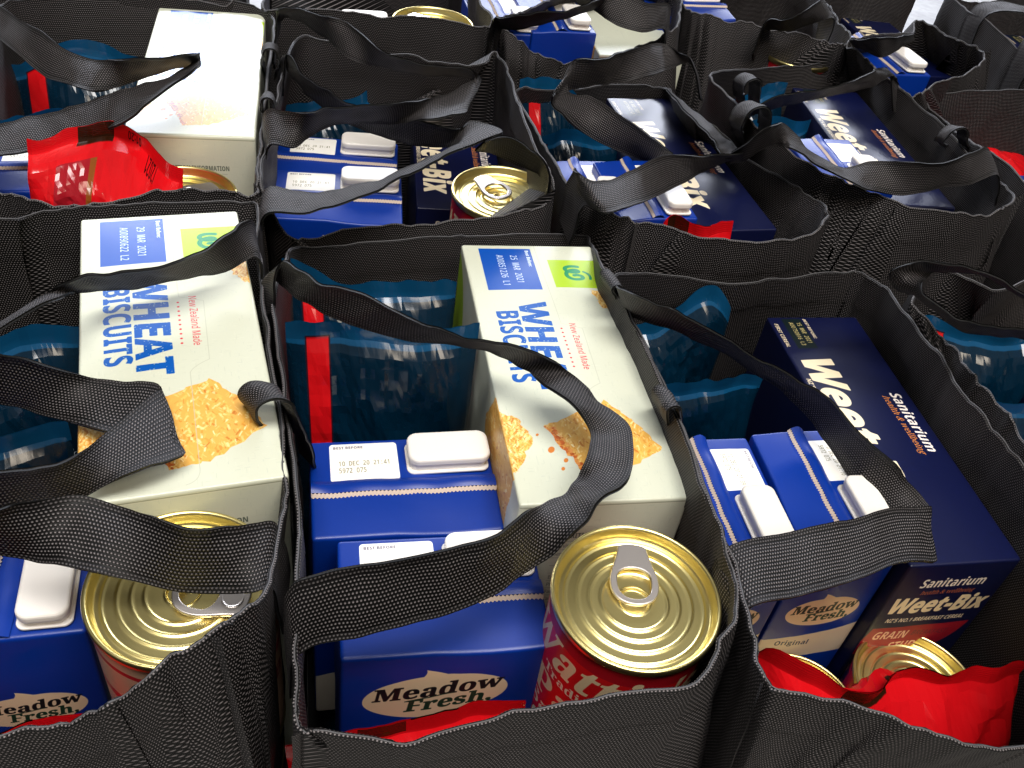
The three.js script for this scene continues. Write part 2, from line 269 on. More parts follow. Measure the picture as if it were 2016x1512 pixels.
// film: plastic packets
const blueFilm = canvasTex(512, 1024, (g, w, h) => {
  g.fillStyle = '#021e30'; g.fillRect(0, 0, w, h); speckle(g, w, h, 300, ['#032338', '#021828'], 4, 30, 0.4);
  g.fillStyle = '#0c4468'; g.fillRect(0, 0, w, h * 0.05); g.fillRect(0, h * 0.96, w, h * 0.04);
  g.fillStyle = '#c40f16'; g.fillRect(w * 0.10, h * 0.035, w * 0.12, h); g.strokeStyle = '#32101c'; g.lineWidth = 4; g.strokeRect(w * 0.10, h * 0.035, w * 0.12, h);
  txt(g, 'light & tasty', w * 0.62, h * 0.30, 40, 'normal', '#c9d3da', { font: 'serif', skew: -0.3 });
  txt(g, 'spirals', w * 0.3, h * 0.55, 120, 'bold', '#dfe6ea', { sx: 0.8 });
});
const redFilm = (code) => canvasTex(1024, 640, (g, w, h) => {
  g.fillStyle = '#d01018'; g.fillRect(0, 0, w, h); speckle(g, w, h, 300, ['#c00c14', '#da141c'], 6, 40, 0.35);
  g.fillStyle = '#a01824'; g.fillRect(w * 0.20, h * 0.1, w * 0.20, h * 0.9); g.fillStyle = '#8a4a1a'; g.fillRect(w * 0.40, h * 0.1, w * 0.035, h * 0.9);
  g.fillStyle = '#2a1408'; g.fillRect(w * 0.29, 0, w * 0.20, h * 0.07);
  if (code) {
    g.save(); g.translate(w * 0.72, h * 0.26); g.rotate(Math.PI + 0.03);
    txt(g, '/2021', -80, 130, 36, 'bold', '#2a0a0a'); txt(g, '01:20', 70, 150, 36, 'bold', '#2a0a0a'); g.restore();
    g.save(); g.translate(w * 0.715, h * 0.40); g.rotate(Math.PI + 0.04); g.fillStyle = '#e8c2a8'; g.beginPath(); g.roundRect(-215, -140, 430, 205, 10); g.fill();
    g.fillStyle = '#241414'; for (let x = -170, i = 0; x < 170; i++) { const b = 2 + Math.floor(hash(i, 3, 9) * 4) * 2; g.fillRect(x, -130, b, 145); x += b + 2 + Math.floor(hash(i, 5, 2) * 3) * 2.5; }
    txt(g, '9 300633 445713 >', 0, 48, 40, 'normal', '#241414', { align: 'center', sx: 0.95 }); g.restore();
  }
});
const sealBump = dataTex(32, 1024, (u, v) => (v > 0.955 || v < 0.045 ? 128 + 120 * Math.sin(v * 1024 * Math.PI / 4) : 128));
const film = (map, o = {}) => new THREE.MeshPhysicalMaterial({ map, bumpMap: sealBump, bumpScale: 0.00011, roughness: 0.15, side: THREE.DoubleSide, ...o });
const blueMat = film(blueFilm, { bumpScale: 0 }), redMat = film(redFilm(false)), redCodeMat = film(redFilm(true));
const M = {};
const weetTops = [weetTop('15 MAR 2021', 'A00750916 L3'), weetTop('18 MAR 2021', 'A00750922 L1')].map((t) => card(t, { roughness: 0.34 }));
const wheatTops = [wheatTop('25 MAR 2021', 'A00851226 L1'), wheatTop('29 MAR 2021', 'A00890622 L2')].map((t) => card(t, { roughness: 0.27 }));
const milkTops = ['21:41', '21:39', '21:10'].map((t) => card(milkTop(t), { roughness: 0.38 }));
const mWheatSide = card(wheatSide), mWheatFront = card(wheatFront), mWheat = card(wheatPlain), mWeetFront = card(weetFront), mWeet = card(weetPlain), mMilkW = card(milkWide, { roughness: 0.4 }), mMilkN = card(milkNarrow, { roughness: 0.4 }), mMilk = card(milkPlain, { roughness: 0.38 });
const mCan = card(canLabel, { roughness: 0.3 }), mCan2 = card(canLabel2, { roughness: 0.35 });

// ---------------------------------------------------------------- builders: cartons and boxes
// a carton with rounded edges and slightly bulging faces; base at y = 0; faces in the order right, left, top, bottom, front, back
function cartonGeo(w, h, d, r, bulge, s) {
  const list = (L, n) => { const a = [0, 0.35 * r, r]; for (let i = 1; i < n; i++) a.push(r + (L - 2 * r) * i / n); a.push(L - r, L - 0.35 * r, L); return a; };
  const A = { x: list(w, 7), y: list(h, 7), z: list(d, 7) }, S = { x: w, y: h, z: d };
  const pt = (x, y, z) => {
    const q = [x, y, z], L = [w, h, d], c = q.map((v, i) => clamp(v, r, L[i] - r)), o = q.map((v, i) => v - c[i]), l = Math.hypot(...o);
    const out = l > 0 ? o.map((v, i) => c[i] + v / l * Math.min(l, r)) : q, t = q.map((v, i) => Math.sin(Math.PI * clamp(v / L[i], 0, 1)));
    for (let i = 0; i < 3; i++) { const k = t[(i + 1) % 3] * t[(i + 2) % 3], a = q[(i + 1) % 3] * 26, b = q[(i + 2) % 3] * 26; const n = bulge * k * (0.7 + 1.1 * fbm(a, b, s + i)); if (q[i] === 0) out[i] -= n; if (q[i] === L[i]) out[i] += n; }
    return [out[0] - w / 2, out[1], out[2] - d / 2];
  };
  // each face: across axis, its sign, up axis, its sign, fixed axis, value at the far side or not
  const F = [['z', -1, 'y', 1, 'x', 1], ['z', 1, 'y', 1, 'x', 0], ['x', 1, 'z', -1, 'y', 1], ['x', 1, 'z', 1, 'y', 0], ['x', 1, 'y', 1, 'z', 1], ['x', -1, 'y', 1, 'z', 0]];
  const geos = F.map(([a, sa, b, sb, c, hi]) => grid(A[a].length - 1, A[b].length - 1, (u, v, i, j) => {
    const ia = sa > 0 ? i : A[a].length - 1 - i, ib = sb > 0 ? j : A[b].length - 1 - j, q = { [a]: A[a][ia], [b]: A[b][ib], [c]: hi ? S[c] : 0 };
    const p = pt(q.x, q.y, q.z), s1 = sa > 0 ? q[a] / S[a] : 1 - q[a] / S[a], t1 = sb > 0 ? q[b] / S[b] : 1 - q[b] / S[b];
    return [...p, s1, t1];
  }));
  const g = mergeGeometries(geos, true); weld(g); return g;
}
function turnTop(g, face = 2) {   // the print of the top runs from the back to the front
  const uv = g.attributes.uv, gr = g.groups[face], ix = g.index, seen = new Set();
  for (let k = gr.start; k < gr.start + gr.count; k++) { const i = ix.getX(k); if (seen.has(i)) continue; seen.add(i); const s = uv.getX(i), t = uv.getY(i); uv.setXY(i, 1 - t, s); }
  return g;
}
// set the thing so that a corner of its top lies at a pixel of the photograph, at height y
function atCorner(o, w, h, d, corner, px, py, y, yaw = 0) {
  const c = P(px, py, y), v = new THREE.Vector3(corner[1] === 'r' ? w / 2 : -w / 2, 0, corner[0] === 'f' ? d / 2 : -d / 2).applyAxisAngle(new THREE.Vector3(0, 1, 0), yaw);
  o.position.set(c.x - v.x, y - h, c.z - v.z); o.rotation.y = yaw; return o;
}
const boxG = {};
function wheatBox(label, tone) {
  const o = thing('cereal_box', label, 'cereal box', 'pale wheat biscuit boxes');
  boxG.wheat ??= turnTop(cartonGeo(0.085, 0.245, 0.214, 0.0018, 0.0022, 3));
  part(o, 'carton', boxG.wheat, [mWheat, mWheatSide, tone === 2 ? mWheat : wheatTops[tone], mWheat, mWheatFront, mWheat]); return o;
}
function weetBox(label, w = 0.073, d = 0.23, h = 0.185, tone = 0) {
  const o = thing('cereal_box', label, 'cereal box', 'dark blue cereal boxes');
  const g = turnTop(cartonGeo(w, h, d, 0.0016, 0.0018, 8));
  part(o, 'carton', g, [mWeet, mWeet, weetTops[tone], mWeet, mWeetFront, mWeet]); return o;
}
function roundRect(w, h, r) {
  const s = new THREE.Shape(), x = -w / 2, y = -h / 2; r = Math.min(r, w / 2 - 1e-5, h / 2 - 1e-5);
  s.moveTo(x + r, y); s.lineTo(x + w - r, y); s.absarc(x + w - r, y + r, r, -Math.PI / 2, 0); s.lineTo(x + w, y + h - r); s.absarc(x + w - r, y + h - r, r, 0, Math.PI / 2);
  s.lineTo(x + r, y + h); s.absarc(x + r, y + h - r, r, Math.PI / 2, Math.PI); s.lineTo(x, y + r); s.absarc(x + r, y + r, r, Math.PI, Math.PI * 1.5); return s;
}
const slab = (shape, t, b, seg = 4) => { const g = new THREE.ExtrudeGeometry(shape, { depth: t - 2 * b, bevelThickness: b, bevelSize: b, bevelOffset: -b, bevelSegments: 3, curveSegments: seg * 4 }); g.rotateX(-Math.PI / 2); g.translate(0, b, 0); return g; };
const MW = 0.095, MH = 0.165, MD = 0.064;
const milkG = (() => {
  const body = cartonGeo(MW, MH, MD, 0.0022, 0.0016, 21);
  // the top half before the seam sinks a little, with a dent
  const p = body.attributes.position;
  for (let i = 0; i < p.count; i++) { const x = p.getX(i), y = p.getY(i), z = p.getZ(i); if (y > MH - 0.012 && z > 0.006) { const k = smooth(z, 0.006, 0.03) * smooth(y, MH - 0.012, MH); p.setY(i, y - k * (0.0016 + 0.0022 * Math.max(0, Math.sin(x * 55 + 0.4)))); } }
  weld(body);
  // the fin of the top seam folded towards the label, with its raw zigzag edge
  const seamZ = 0.006, fin = grid(40, 6, (u, v) => { const x = (u - 0.5) * (MW - 0.001), z = seamZ - v * 0.0085; return [x, MH + 0.0011 + 0.0016 * Math.sin(v * Math.PI) * (0.7 + 0.5 * vnoise(u * 7, 1, 4)) + 0.0008 * (1 - v), z + 0.0006 * vnoise(u * 9, 3, 2), u, v]; });
  const raw = grid(96, 1, (u, v, i) => { const x = (u - 0.5) * (MW - 0.001), tooth = (i & 1) * 0.0009; return [x, MH + 0.0020 + 0.0002 * vnoise(u * 9, 5, 3) - v * 0.0016, seamZ + 0.0006 * vnoise(u * 9, 3, 2) + (v < 0.5 ? tooth : 0.0016 + tooth), u, v]; });
  weld(fin); weld(raw);
  // the moulded cap: flange, body and a lid with a lip
  const cap = mergeGeometries([slab(roundRect(0.0430, 0.0225, 0.004), 0.0014, 0.0005), slab(roundRect(0.0398, 0.0195, 0.0045), 0.0044, 0.0006).translate(0, 0.0012, 0), slab(roundRect(0.0428, 0.0212, 0.0058), 0.0052, 0.0016).translate(0.0006, 0.0046, 0)]);
  return { body, fin, raw, cap };
})();
function milk(label, tone = 0) {
  const o = thing('milk_carton', label, 'milk carton', 'royal blue milk cartons');
  part(o, 'carton', milkG.body, [mMilkN, mMilk, milkTops[tone], mMilk, mMilkW, mMilk]);
  const f = part(o, 'top_seam', milkG.fin, mMilk); part(f, 'raw_edge', milkG.raw, rawCard);
  const c = part(o, 'cap', milkG.cap, white); c.position.set(0.0235, MH + 0.0008, -0.0155); c.rotation.set(-0.02, 0, 0.015);
  return o;
}
// milk placed by a corner of its top; turned: label at the back, cap in front
function putMilk(o, corner, px, py, y, turned, yaw = 0, k = 1) {
  if (!turned) return atCorner(o, MW, MH, MD, corner, px, py, y, yaw);
  atCorner(o, MD * k, MH, MW * k, corner, px, py, y, yaw); o.rotation.y = yaw - Math.PI / 2; o.scale.set(k, 1, k); return o;
}

// ---------------------------------------------------------------- builders: tins
const CR = 0.0375;
const canG = (() => {
  const prof = (pts) => new THREE.LatheGeometry(pts.map(([r, y]) => new THREE.Vector2(r, y)), 96);
  const H = 0.112;
  const wall = [[0.0001, 0.0015], [0.033, 0.0015], [0.0355, 0.0006], [0.0368, 0.001], [0.0368, 0.004], [0.0362, 0.005]];
  const bodyP = []; for (let i = 0; i <= 12; i++) { const y = lerp(0.005, H - 0.0055, i / 12); bodyP.push([0.0364 - (i === 0 || i === 12 ? 0.0003 : 0), y]); }
  const rimP = [[0.0359, H - 0.0056], [0.0366, H - 0.0042], [0.0374, H - 0.0036], [0.0376, H - 0.0012], [0.0372, H - 0.0002], [0.0365, H], [0.0357, H - 0.0004], [0.0352, H - 0.0014], [0.0345, H - 0.0048], [0.0334, H - 0.0056]];
  const lid = (r) => {   // steps of the lid from the countersink to the middle
    let y = H - 0.0056; const ring = (a, w, hgt) => hgt * Math.exp(-(((r - a) / w) ** 2));
    y += 0.0014 * smooth(r, 0.0315, 0.0300) * 0; y += ring(0.0308, 0.0007, 0.0005);
    for (const a of [0.0252, 0.0198, 0.0147]) y += ring(a, 0.0008, 0.00042);
    y += -0.0010 * smooth(0.0072 - r, 0, 0.0012) ; y += ring(0.0068, 0.0006, 0.0005);
    return y;
  };
  for (let i = 0; i <= 150; i++) { const r = 0.0334 * (1 - i / 150) + 0.00002; rimP.push([r, lid(r)]); }
  const base = prof(wall), body = prof(bodyP), top = prof(rimP);
  // ring pull
  const tab = new THREE.Shape(); tab.moveTo(-0.0065, -0.0135); tab.bezierCurveTo(-0.0068, -0.0165, 0.0068, -0.0165, 0.0065, -0.0135); tab.bezierCurveTo(0.0078, -0.006, 0.0108, -0.001, 0.0108, 0.004); tab.bezierCurveTo(0.0108, 0.0125, 0.005, 0.0148, 0, 0.0148); tab.bezierCurveTo(-0.005, 0.0148, -0.0108, 0.0125, -0.0108, 0.004); tab.bezierCurveTo(-0.0108, -0.001, -0.0078, -0.006, -0.0065, -0.0135);
  const hole = new THREE.Path(); hole.moveTo(-0.0078, 0.002); hole.bezierCurveTo(-0.0078, -0.0055, 0.0078, -0.0055, 0.0078, 0.002); hole.bezierCurveTo(0.0084, 0.0095, 0.005, 0.0122, 0, 0.0122); hole.bezierCurveTo(-0.005, 0.0122, -0.0084, 0.0095, -0.0078, 0.002); tab.holes.push(hole);
  const ringG = new THREE.ExtrudeGeometry(tab, { depth: 0.0006, bevelThickness: 0.0006, bevelSize: 0.0006, bevelOffset: -0.0004, bevelSegments: 4, curveSegments: 20 }); ringG.rotateX(Math.PI / 2); ringG.rotateY(Math.PI);   // ring towards +z after the turn below
  ringG.rotateY(Math.PI); ringG.translate(0, 0.0022, 0);
  const rivet = new THREE.LatheGeometry([[0.00001, 0.0004], [0.0030, 0.0004], [0.0036, 0.0010], [0.0044, 0.0012], [0.0048, 0.0006]].map(([r, y]) => new THREE.Vector2(r, y)), 32); rivet.translate(0, 0.0016, -0.0092);
  return { H, base, body, top, ringG, rivet };
})();
function tin(label, pos, y, { tilt = 0, tiltZ = 0, turn = 0, tab = 0, mat = mCan, group = 'golden-lidded food tins' } = {}) {
  const o = thing('food_tin', label, 'tin can', group);
  const b = part(o, 'label', canG.body, mat); b.rotation.y = turn;
  part(o, 'base', canG.base, gold); const l = part(o, 'lid', canG.top, gold);
  const t = part(l, 'ring_pull', canG.ringG, tabMat); const a = tab; t.position.set(Math.sin(a) * 0.0115 * -1, canG.H - 0.0046, -Math.cos(a) * 0.0115); t.rotation.set(0.06, a, 0);
  const v = part(l, 'rivet', canG.rivet, tabMat); v.position.copy(t.position); v.rotation.y = a;
  o.position.set(pos[0], y - canG.H, pos[1]); o.rotation.set(tilt, 0, tiltZ); return o;
}

// ---------------------------------------------------------------- builders: packets
// a filled film packet standing on its bottom seal; front towards +z
function pillow(w, h, t, s, o = {}) {
  const seal = o.seal ?? 0.012, NU = o.facet ? 40 : 84, NV = o.facet ? 48 : 96, wr = o.wrinkle ?? 1, flop = o.flop ?? 0.01;
  const f = (side) => (u, v) => {
    const y = v * h, a = clamp((y - seal) / (h - 2 * seal), 0, 1), inSeal = y < seal || y > h - seal;
    const near = Math.min(Math.abs(y - seal), Math.abs(h - seal - y));
    const body = Math.pow(Math.sin(Math.PI * a), o.box ?? 0.42) * Math.pow(Math.sin(Math.PI * u), o.box ?? 0.5);
    let z = inSeal ? 0.0004 : 0.0004 + t / 2 * body;
    const fold = Math.exp(-near / 0.03) * (inSeal ? 0.25 : 1), k = u * w / 0.012;
    const edge = Math.sin(Math.PI * u) ** 0.3;
    z += wr * edge * (0.0008 * fold * Math.sin(k * 2.4 + 3 * vnoise(u * 5, side * 3, s)) * (0.5 + 0.5 * vnoise(u * 6, 2, s + 4)) + (inSeal ? 0 : 0.0034 * body * Math.max(0, ridge(u * 3.2 + s, y / 0.05 + u * 2, s + 2 + side) - 0.35) + 0.0022 * body * fbm(u * 4, y / 0.04, s + side + 6) + 0.0030 * body * Math.max(0, ridge(u * w / 0.03 + y / 0.05, y / 0.034 - u * 1.5, s + 20 + side) - 0.55) + 0.0016 * body * Math.max(0, ridge(u * w / 0.014 + 3, y / 0.02 + u * 4, s + 30 + side) - 0.6)));
    if (o.crumple && !inSeal) z += o.crumple * (0.25 + body) * (Math.max(0, ridge(u * w / 0.042 + y / 0.09, y / 0.036 - u * 2, s + 40 + side)) * 0.008 + Math.max(0, ridge(u * w / 0.02 - y / 0.05, y / 0.022, s + 44 + side)) * 0.004 + (o.fine ?? 0) * Math.max(0, ridge(u * w / 0.011 + y / 0.03, y / 0.014 - u * 3, s + 47 + side) - 0.2) * 0.0016);
    if (o.facet && !inSeal) z += o.facet * (0.15 + body) * (hash(Math.round(u * NU), Math.round(v * NV), s + side + 60) - 0.5) * Math.sin(Math.PI * u) ** 0.4;
    const bend = (o.crumple ?? 0) * 0.012 * fbm(u * 3.4, y / 0.07, s + 50) * smooth(a, 0.3, 1) - flop * smooth(a, 0.75, 1) ** 2 * (1 + 1.2 * vnoise(u * 3.2, 7, s)) + 0.0022 * fbm(u * 5, 3, s + 70) * smooth(a, 0.8, 1) + 0.003 * Math.sin(u * 6 + s * 2) * (1 - smooth(a, 0, 0.2));
    const pinch = 1 - 0.07 * Math.sin(Math.PI * a);
    const top = (v > 0.98 ? 1 : 0) * 0.0015 * vnoise(u * 14, 3, s) + v * 0.006 * (vnoise(u * 2.5, 9, s) ) * (o.ragged ?? 1);
    return [(u - 0.5) * w * pinch, y + top, side * z + bend, side > 0 ? u : 1 - u, v];
  };
  const g = joinGrids([grid(NU, NV, f(1)), grid(NU, NV, f(-1), true)]);
  if (!o.facet) return g;
  const flat = g.toNonIndexed(), sm = flat.attributes.normal.clone(); flat.computeVertexNormals();   // creased film: facets with slightly softened edges
  const nf = flat.attributes.normal, N = new THREE.Vector3(); for (let i = 0; i < nf.count; i++) { N.set(nf.getX(i) * 0.65 + sm.getX(i) * 0.35, nf.getY(i) * 0.65 + sm.getY(i) * 0.35, nf.getZ(i) * 0.65 + sm.getZ(i) * 0.35).normalize(); nf.setXYZ(i, N.x, N.y, N.z); }
  return flat;
}
function packet(kind, label, mat, w, h, t, s, pos, y0, rot, o = {}) {
  const g = thing(kind, label, 'food packet', kind === 'blue_packet' ? 'dark blue film packets' : 'glossy red packets');
  part(g, 'film', pillow(w, h, t, s, { facet: kind === 'blue_packet' ? 0.0020 : 0.0026, ...o }), mat);
  g.position.set(pos[0], y0, pos[1]); g.rotation.set(...rot, 'YXZ'); return g;
}

// ---------------------------------------------------------------- builders: bags
const STRAP = 0.032;
// pairs of strap edge points [ax, ay, bx, by, height, side]; the strap keeps its width by tilting: side 1 lifts edge a, -1 edge b, 0 lies flat
function strapEdges(pairs) {
  const tilt = pairs.map((q) => {
    if (q.isPair) return null;
    const [ax, ay, bx, by, y, side = 1] = q; let best = { e: 1e9, t: 0 };
    for (let k = 0; k <= (side === 0 ? 0 : 60); k++) { const t = side * k / 60 * STRAP * 0.5, e = Math.abs(P(ax, ay, y + t).distanceTo(P(bx, by, y - t)) - STRAP) + k * 1e-6; if (e < best.e) best = { e, t }; }
    return best.t;
  });
  return pairs.map((q, i) => {
    if (q.isPair) return q;
    const [ax, ay, bx, by, y, side = 1] = q, near = [i - 1, i + 1].map((j) => (tilt[j] === undefined || tilt[j] === null ? tilt[i] : tilt[j])), t = side === 0 ? 0 : tilt[i] * 0.5 + (near[0] + near[1]) * 0.25;
    let A = P(ax, ay, y + t), B = P(bx, by, y - t);
    if (side !== 0) { const m = A.clone().add(B).multiplyScalar(0.5), d = B.clone().sub(A); d.setLength(clamp(d.length(), STRAP * 0.85, STRAP * 1.2) / 2); A = m.clone().sub(d); B = m.clone().add(d); }
    return { A, B, isPair: true };
  });
}
const wp = (A, B) => ({ A: new THREE.Vector3(...A), B: new THREE.Vector3(...B), isPair: true });
function ribbon(pairs, s = 1, per = 7) {
  const E = strapEdges(pairs), ca = new THREE.CatmullRomCurve3(E.map((e) => e.A), false, 'centripetal'), cb = new THREE.CatmullRomCurve3(E.map((e) => e.B), false, 'centripetal');
  const n = (E.length - 1) * per, A = [], B = []; for (let i = 0; i <= n; i++) { A.push(ca.getPoint(i / n)); B.push(cb.getPoint(i / n)); }
  const len = [0]; for (let i = 1; i <= n; i++) len.push(len[i - 1] + A[i].clone().add(B[i]).distanceTo(A[i - 1].clone().add(B[i - 1])) / 2);
  const N = A.map((_, i) => { const i0 = Math.max(0, i - 1), i1 = Math.min(n, i + 1), t = A[i1].clone().add(B[i1]).sub(A[i0]).sub(B[i0]), w = B[i].clone().sub(A[i]); const nn = t.cross(w); return nn.lengthSq() > 1e-14 ? nn.normalize() : new THREE.Vector3(0, 1, 0); });
  for (let i = 1; i <= n; i++) if (N[i].dot(N[i - 1]) < -0.2) N[i].negate();
  const T = 0.0007, K = 8;
  const f = (side) => (u, v, i, j) => {
    const k = Math.round(u * n), c = A[k].clone().lerp(B[k], v), bump = 0.0009 * vnoise(len[k] / 0.02, v * 1.5, s) + 0.0010 * vnoise(len[k] / 0.008, v * 2.5, s + 3);
    c.addScaledVector(N[k], side * T + bump * Math.min(1, Math.min(k, n - k) / 4)); return [c.x, c.y, c.z, len[k] / FTILE, v];
  };
  const edge = (v) => (u, t, i, j) => { const k = Math.round(u * n), bump = 0.0009 * vnoise(len[k] / 0.02, v * 1.5, s) + 0.0010 * vnoise(len[k] / 0.008, v * 2.5, s + 3), c = (v ? B[k] : A[k]).clone().addScaledVector(N[k], (t * 2 - 1) * T + bump * Math.min(1, Math.min(k, n - k) / 4)); return [c.x, c.y, c.z, len[k] / FTILE, v ? 0.99 : 0.01]; };
  return joinGrids([grid(n, K, f(1)), grid(n, K, f(-1), true), grid(n, 1, edge(0), true), grid(n, 1, edge(1))]);
}
// rim: closed list of points (world) from the back left corner clockwise; foot: [x0, x1, z0, z1]
function bag(label, rim, foot, straps, s, corners = []) {
  const o = thing('shopping_bag', label, 'shopping bag', 'open black shopping bags in rows');
  const curve = new THREE.CatmullRomCurve3(rim, true, 'centripetal', 0.5), n = 200, R = [];
  for (let i = 0; i < n; i++) R.push(curve.getPoint(i / n));
  for (let i = 0; i < n; i++) { const a = i / n * Math.PI * 2, X = Math.cos(a) * 9, Y = Math.sin(a) * 9; R[i].x += 0.0022 * fbm(X, Y, s + 1); R[i].y += 0.0035 * fbm(X * 0.8, Y * 0.8, s + 2); R[i].z += 0.0022 * fbm(X, Y, s + 3); }   // limp cloth
  const [x0, x1, z0, z1] = foot, c = new THREE.Vector3((x0 + x1) / 2, 0, (z0 + z1) / 2);
  const dist = [0]; for (let i = 1; i <= n; i++) dist.push(dist[i - 1] + R[i % n].distanceTo(R[i - 1]));
  let area = 0; for (let i = 0; i < n; i++) { const a = R[i], b = R[(i + 1) % n]; area += a.x * b.z - b.x * a.z; }
  const sg = area > 0 ? 1 : -1, nor = R.map((_, i) => { const a = R[(i + n - 1) % n], b = R[(i + 1) % n], v = new THREE.Vector3(b.z - a.z, 0, -(b.x - a.x)).multiplyScalar(sg); return v.lengthSq() > 0 ? v.normalize() : new THREE.Vector3(1, 0, 0); });
  const ft = R.map((p, i) => { const v = nor[i], ax = smooth(Math.abs(v.x), 0.45, 0.9), az = smooth(Math.abs(v.z), 0.45, 0.9); return new THREE.Vector3(lerp(clamp(p.x, x0, x1), v.x > 0 ? x1 : x0, ax), 0.003, lerp(clamp(p.z, z0, z1), v.z > 0 ? z1 : z0, az)); });
  const rows = [0, 0.004, 0.03, 0.09, 0.096, 0.13, 0.2, 0.3, 0.42, 0.56, 0.7, 0.85, 1];
  const pt = (i, v, side) => {
    const k = i % n, p = R[k].clone().lerp(ft[k], 1 - (1 - Math.min(1, v * 1.25)) ** 2.2); p.y = lerp(R[k].y, ft[k].y, v);
    const w = smooth(v, 0, 0.25) * (1 - smooth(v, 0.85, 1)), m = dist[k] / 0.05;
    const per = (f) => lerp(f(m), f(m - dist[n] / 0.05), smooth(k / n, 0.9, 1));
    const wrk = per((q) => 0.0052 * fbm(q * 0.8 + s * 7, v * 2.2, s) * w + 0.0018 * fbm(q * 2.6, v * 7, s + 2) * Math.min(1, w * 1.5 + 0.3));
    const hem = v < 0.093 ? 0.0011 : 0.0005;
    return p.addScaledVector(nor[k], wrk + side * hem);
  };
  const sheet = (side) => grid(n, rows.length - 1, (u, v, i, j) => { const q = pt(i, rows[j], side); return [q.x, q.y, q.z, dist[i] / FTILE, rows[j] * 0.29 / FTILE]; }, (side > 0) === (sg > 0));
  const lip = grid(n, 4, (u, v, i, j) => { const q = pt(i, 0, Math.cos(Math.PI * v)); q.y += 0.0007 * Math.sin(Math.PI * v); return [q.x, q.y, q.z, dist[i] / FTILE, v * 0.1]; }, sg > 0);
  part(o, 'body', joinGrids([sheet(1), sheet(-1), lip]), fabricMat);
  const hemPts = []; for (let i = 0; i < n; i++) { const q = pt(i, 0, 0); q.y += 0.0007; hemPts.push(q); }
  part(o, 'pale_rim_line', new THREE.TubeGeometry(new THREE.CatmullRomCurve3(hemPts, true), 260, 0.0004, 5, true), rimLineMat);  // thin line along the rim, paler than the cloth
  const fl = new THREE.BoxGeometry(x1 - x0 - 0.002, 0.002, z1 - z0 - 0.002); fl.translate(c.x, 0.002, c.z); part(o, 'base_panel', fl, seamMat);
  for (const k of corners) {   // pinched seam standing out at a corner
    const i = R.reduce((b, p, j) => (p.distanceTo(k) < R[b].distanceTo(k) ? j : b), 0), out = new THREE.Vector3(Math.sign(R[i].x - c.x), 0, Math.sign(R[i].z - c.z)).normalize();
    const g = grid(3, 16, (u, v) => { const q = pt(i, v, 0).addScaledVector(out, 0.0006 + u * (0.0055 + 0.0012 * vnoise(v * 9, s, 3))); q.y += (1 - v) * u * 0.004 * (0.5 + rnd()); return [q.x + 0.0008 * vnoise(v * 12, u * 3, s), q.y, q.z, u * 0.3, v * 0.29 / FTILE]; });
    part(o, 'corner_seam', weld(g), seamMat2);
  }
  straps.forEach((st, i) => part(o, 'handle', ribbon(st, s * 5 + i), strapMat));
  return o;
}
const seamMat2 = new THREE.MeshStandardMaterial({ map: fabricMap, roughness: 0.7, side: THREE.DoubleSide });
const rimPx = (list, y) => list.map(([px, py, h]) => P(px, py, h ?? y));
function rimBox(x0, x1, z0, z1, y, s, wob = 0.006) {
  const r = [], add = (ax, az, bx, bz, n) => { for (let i = 0; i < n; i++) { const t = i / n, m = Math.sin(Math.PI * t), ox = wob * m * vnoise(i * 1.7, s, 3 + s), ny = 0.01 * vnoise(i * 1.3, s * 2, 9); const dx = bz - az ? 1 : 0; r.push(new THREE.Vector3(lerp(ax, bx, t) + (dx ? ox : 0), y + ny, lerp(az, bz, t) + (dx ? 0 : ox))); } };
  const e = 0.006;
  add(x0 + e, z0, x1 - e, z0, 4); r.push(new THREE.Vector3(x1 - e, y + 0.004, z0)); add(x1, z0 + e, x1, z1 - e, 5); r.push(new THREE.Vector3(x1, y + 0.003, z1 - e)); add(x1 - e, z1, x0 + e, z1, 4); r.push(new THREE.Vector3(x0 + e, y + 0.003, z1)); add(x0, z1 - e, x0, z0 + e, 5); r.push(new THREE.Vector3(x0, y, z0 + e));
  return r;
}

// ================================================================ THE PLACE
// floor
{
  const g = new THREE.PlaneGeometry(14, 14, 1, 1); g.rotateX(-Math.PI / 2); g.translate(0, 0, -3);
  const t = dataTex(256, 256, (u, v) => { const n = 132 + 22 * fbm(u * 8, v * 8, 3) + 12 * vnoise(u * 90, v * 90, 5); return [n, n * 0.985, n * 0.97]; }, true); t.repeat.set(20, 20);
  const m = new THREE.Mesh(g, new THREE.MeshPhysicalMaterial({ map: t, roughness: 0.4 })); m.name = 'floor'; m.receiveShadow = true; m.userData = { kind: 'structure', label: 'pale smooth floor beyond the bags' }; scene.add(m);
}
// ceiling panels out of view: glare ahead, light on tops, warm light on fronts
UNSEEN_LAMPS.forEach(([x, y, z, w, d, L, col], i) => {
  const o = thing('unseen_ceiling_light', ['unseen broad cool white ceiling panel ahead, giving glare and sheen on the far tops', 'unseen white ceiling light panel right above the bags, lighting their tops', 'unseen warm white ceiling light panel behind the camera, lighting the bag fronts'][i], 'ceiling light', 'unseen ceiling lights');
  const h = new THREE.BoxGeometry(w + 0.06, 0.06, d + 0.06); h.translate(0, 0.035, 0); part(o, 'housing', h, new THREE.MeshStandardMaterial({ color: 0xe8e8e6, roughness: 0.6 }));
  const pl = new THREE.PlaneGeometry(w, d); pl.rotateX(Math.PI / 2); part(o, 'lamp_diffuser', pl, new THREE.MeshStandardMaterial({ color: 0xffffff, emissive: col, emissiveIntensity: 1.5 }));
  o.position.set(x, y, z);
  const l = new THREE.RectAreaLight(col, L, w, d); l.position.set(x, y - 0.01, z); l.rotation.x = -Math.PI / 2; scene.add(l);
});

const V = (x, y, z) => new THREE.Vector3(x, y, z);
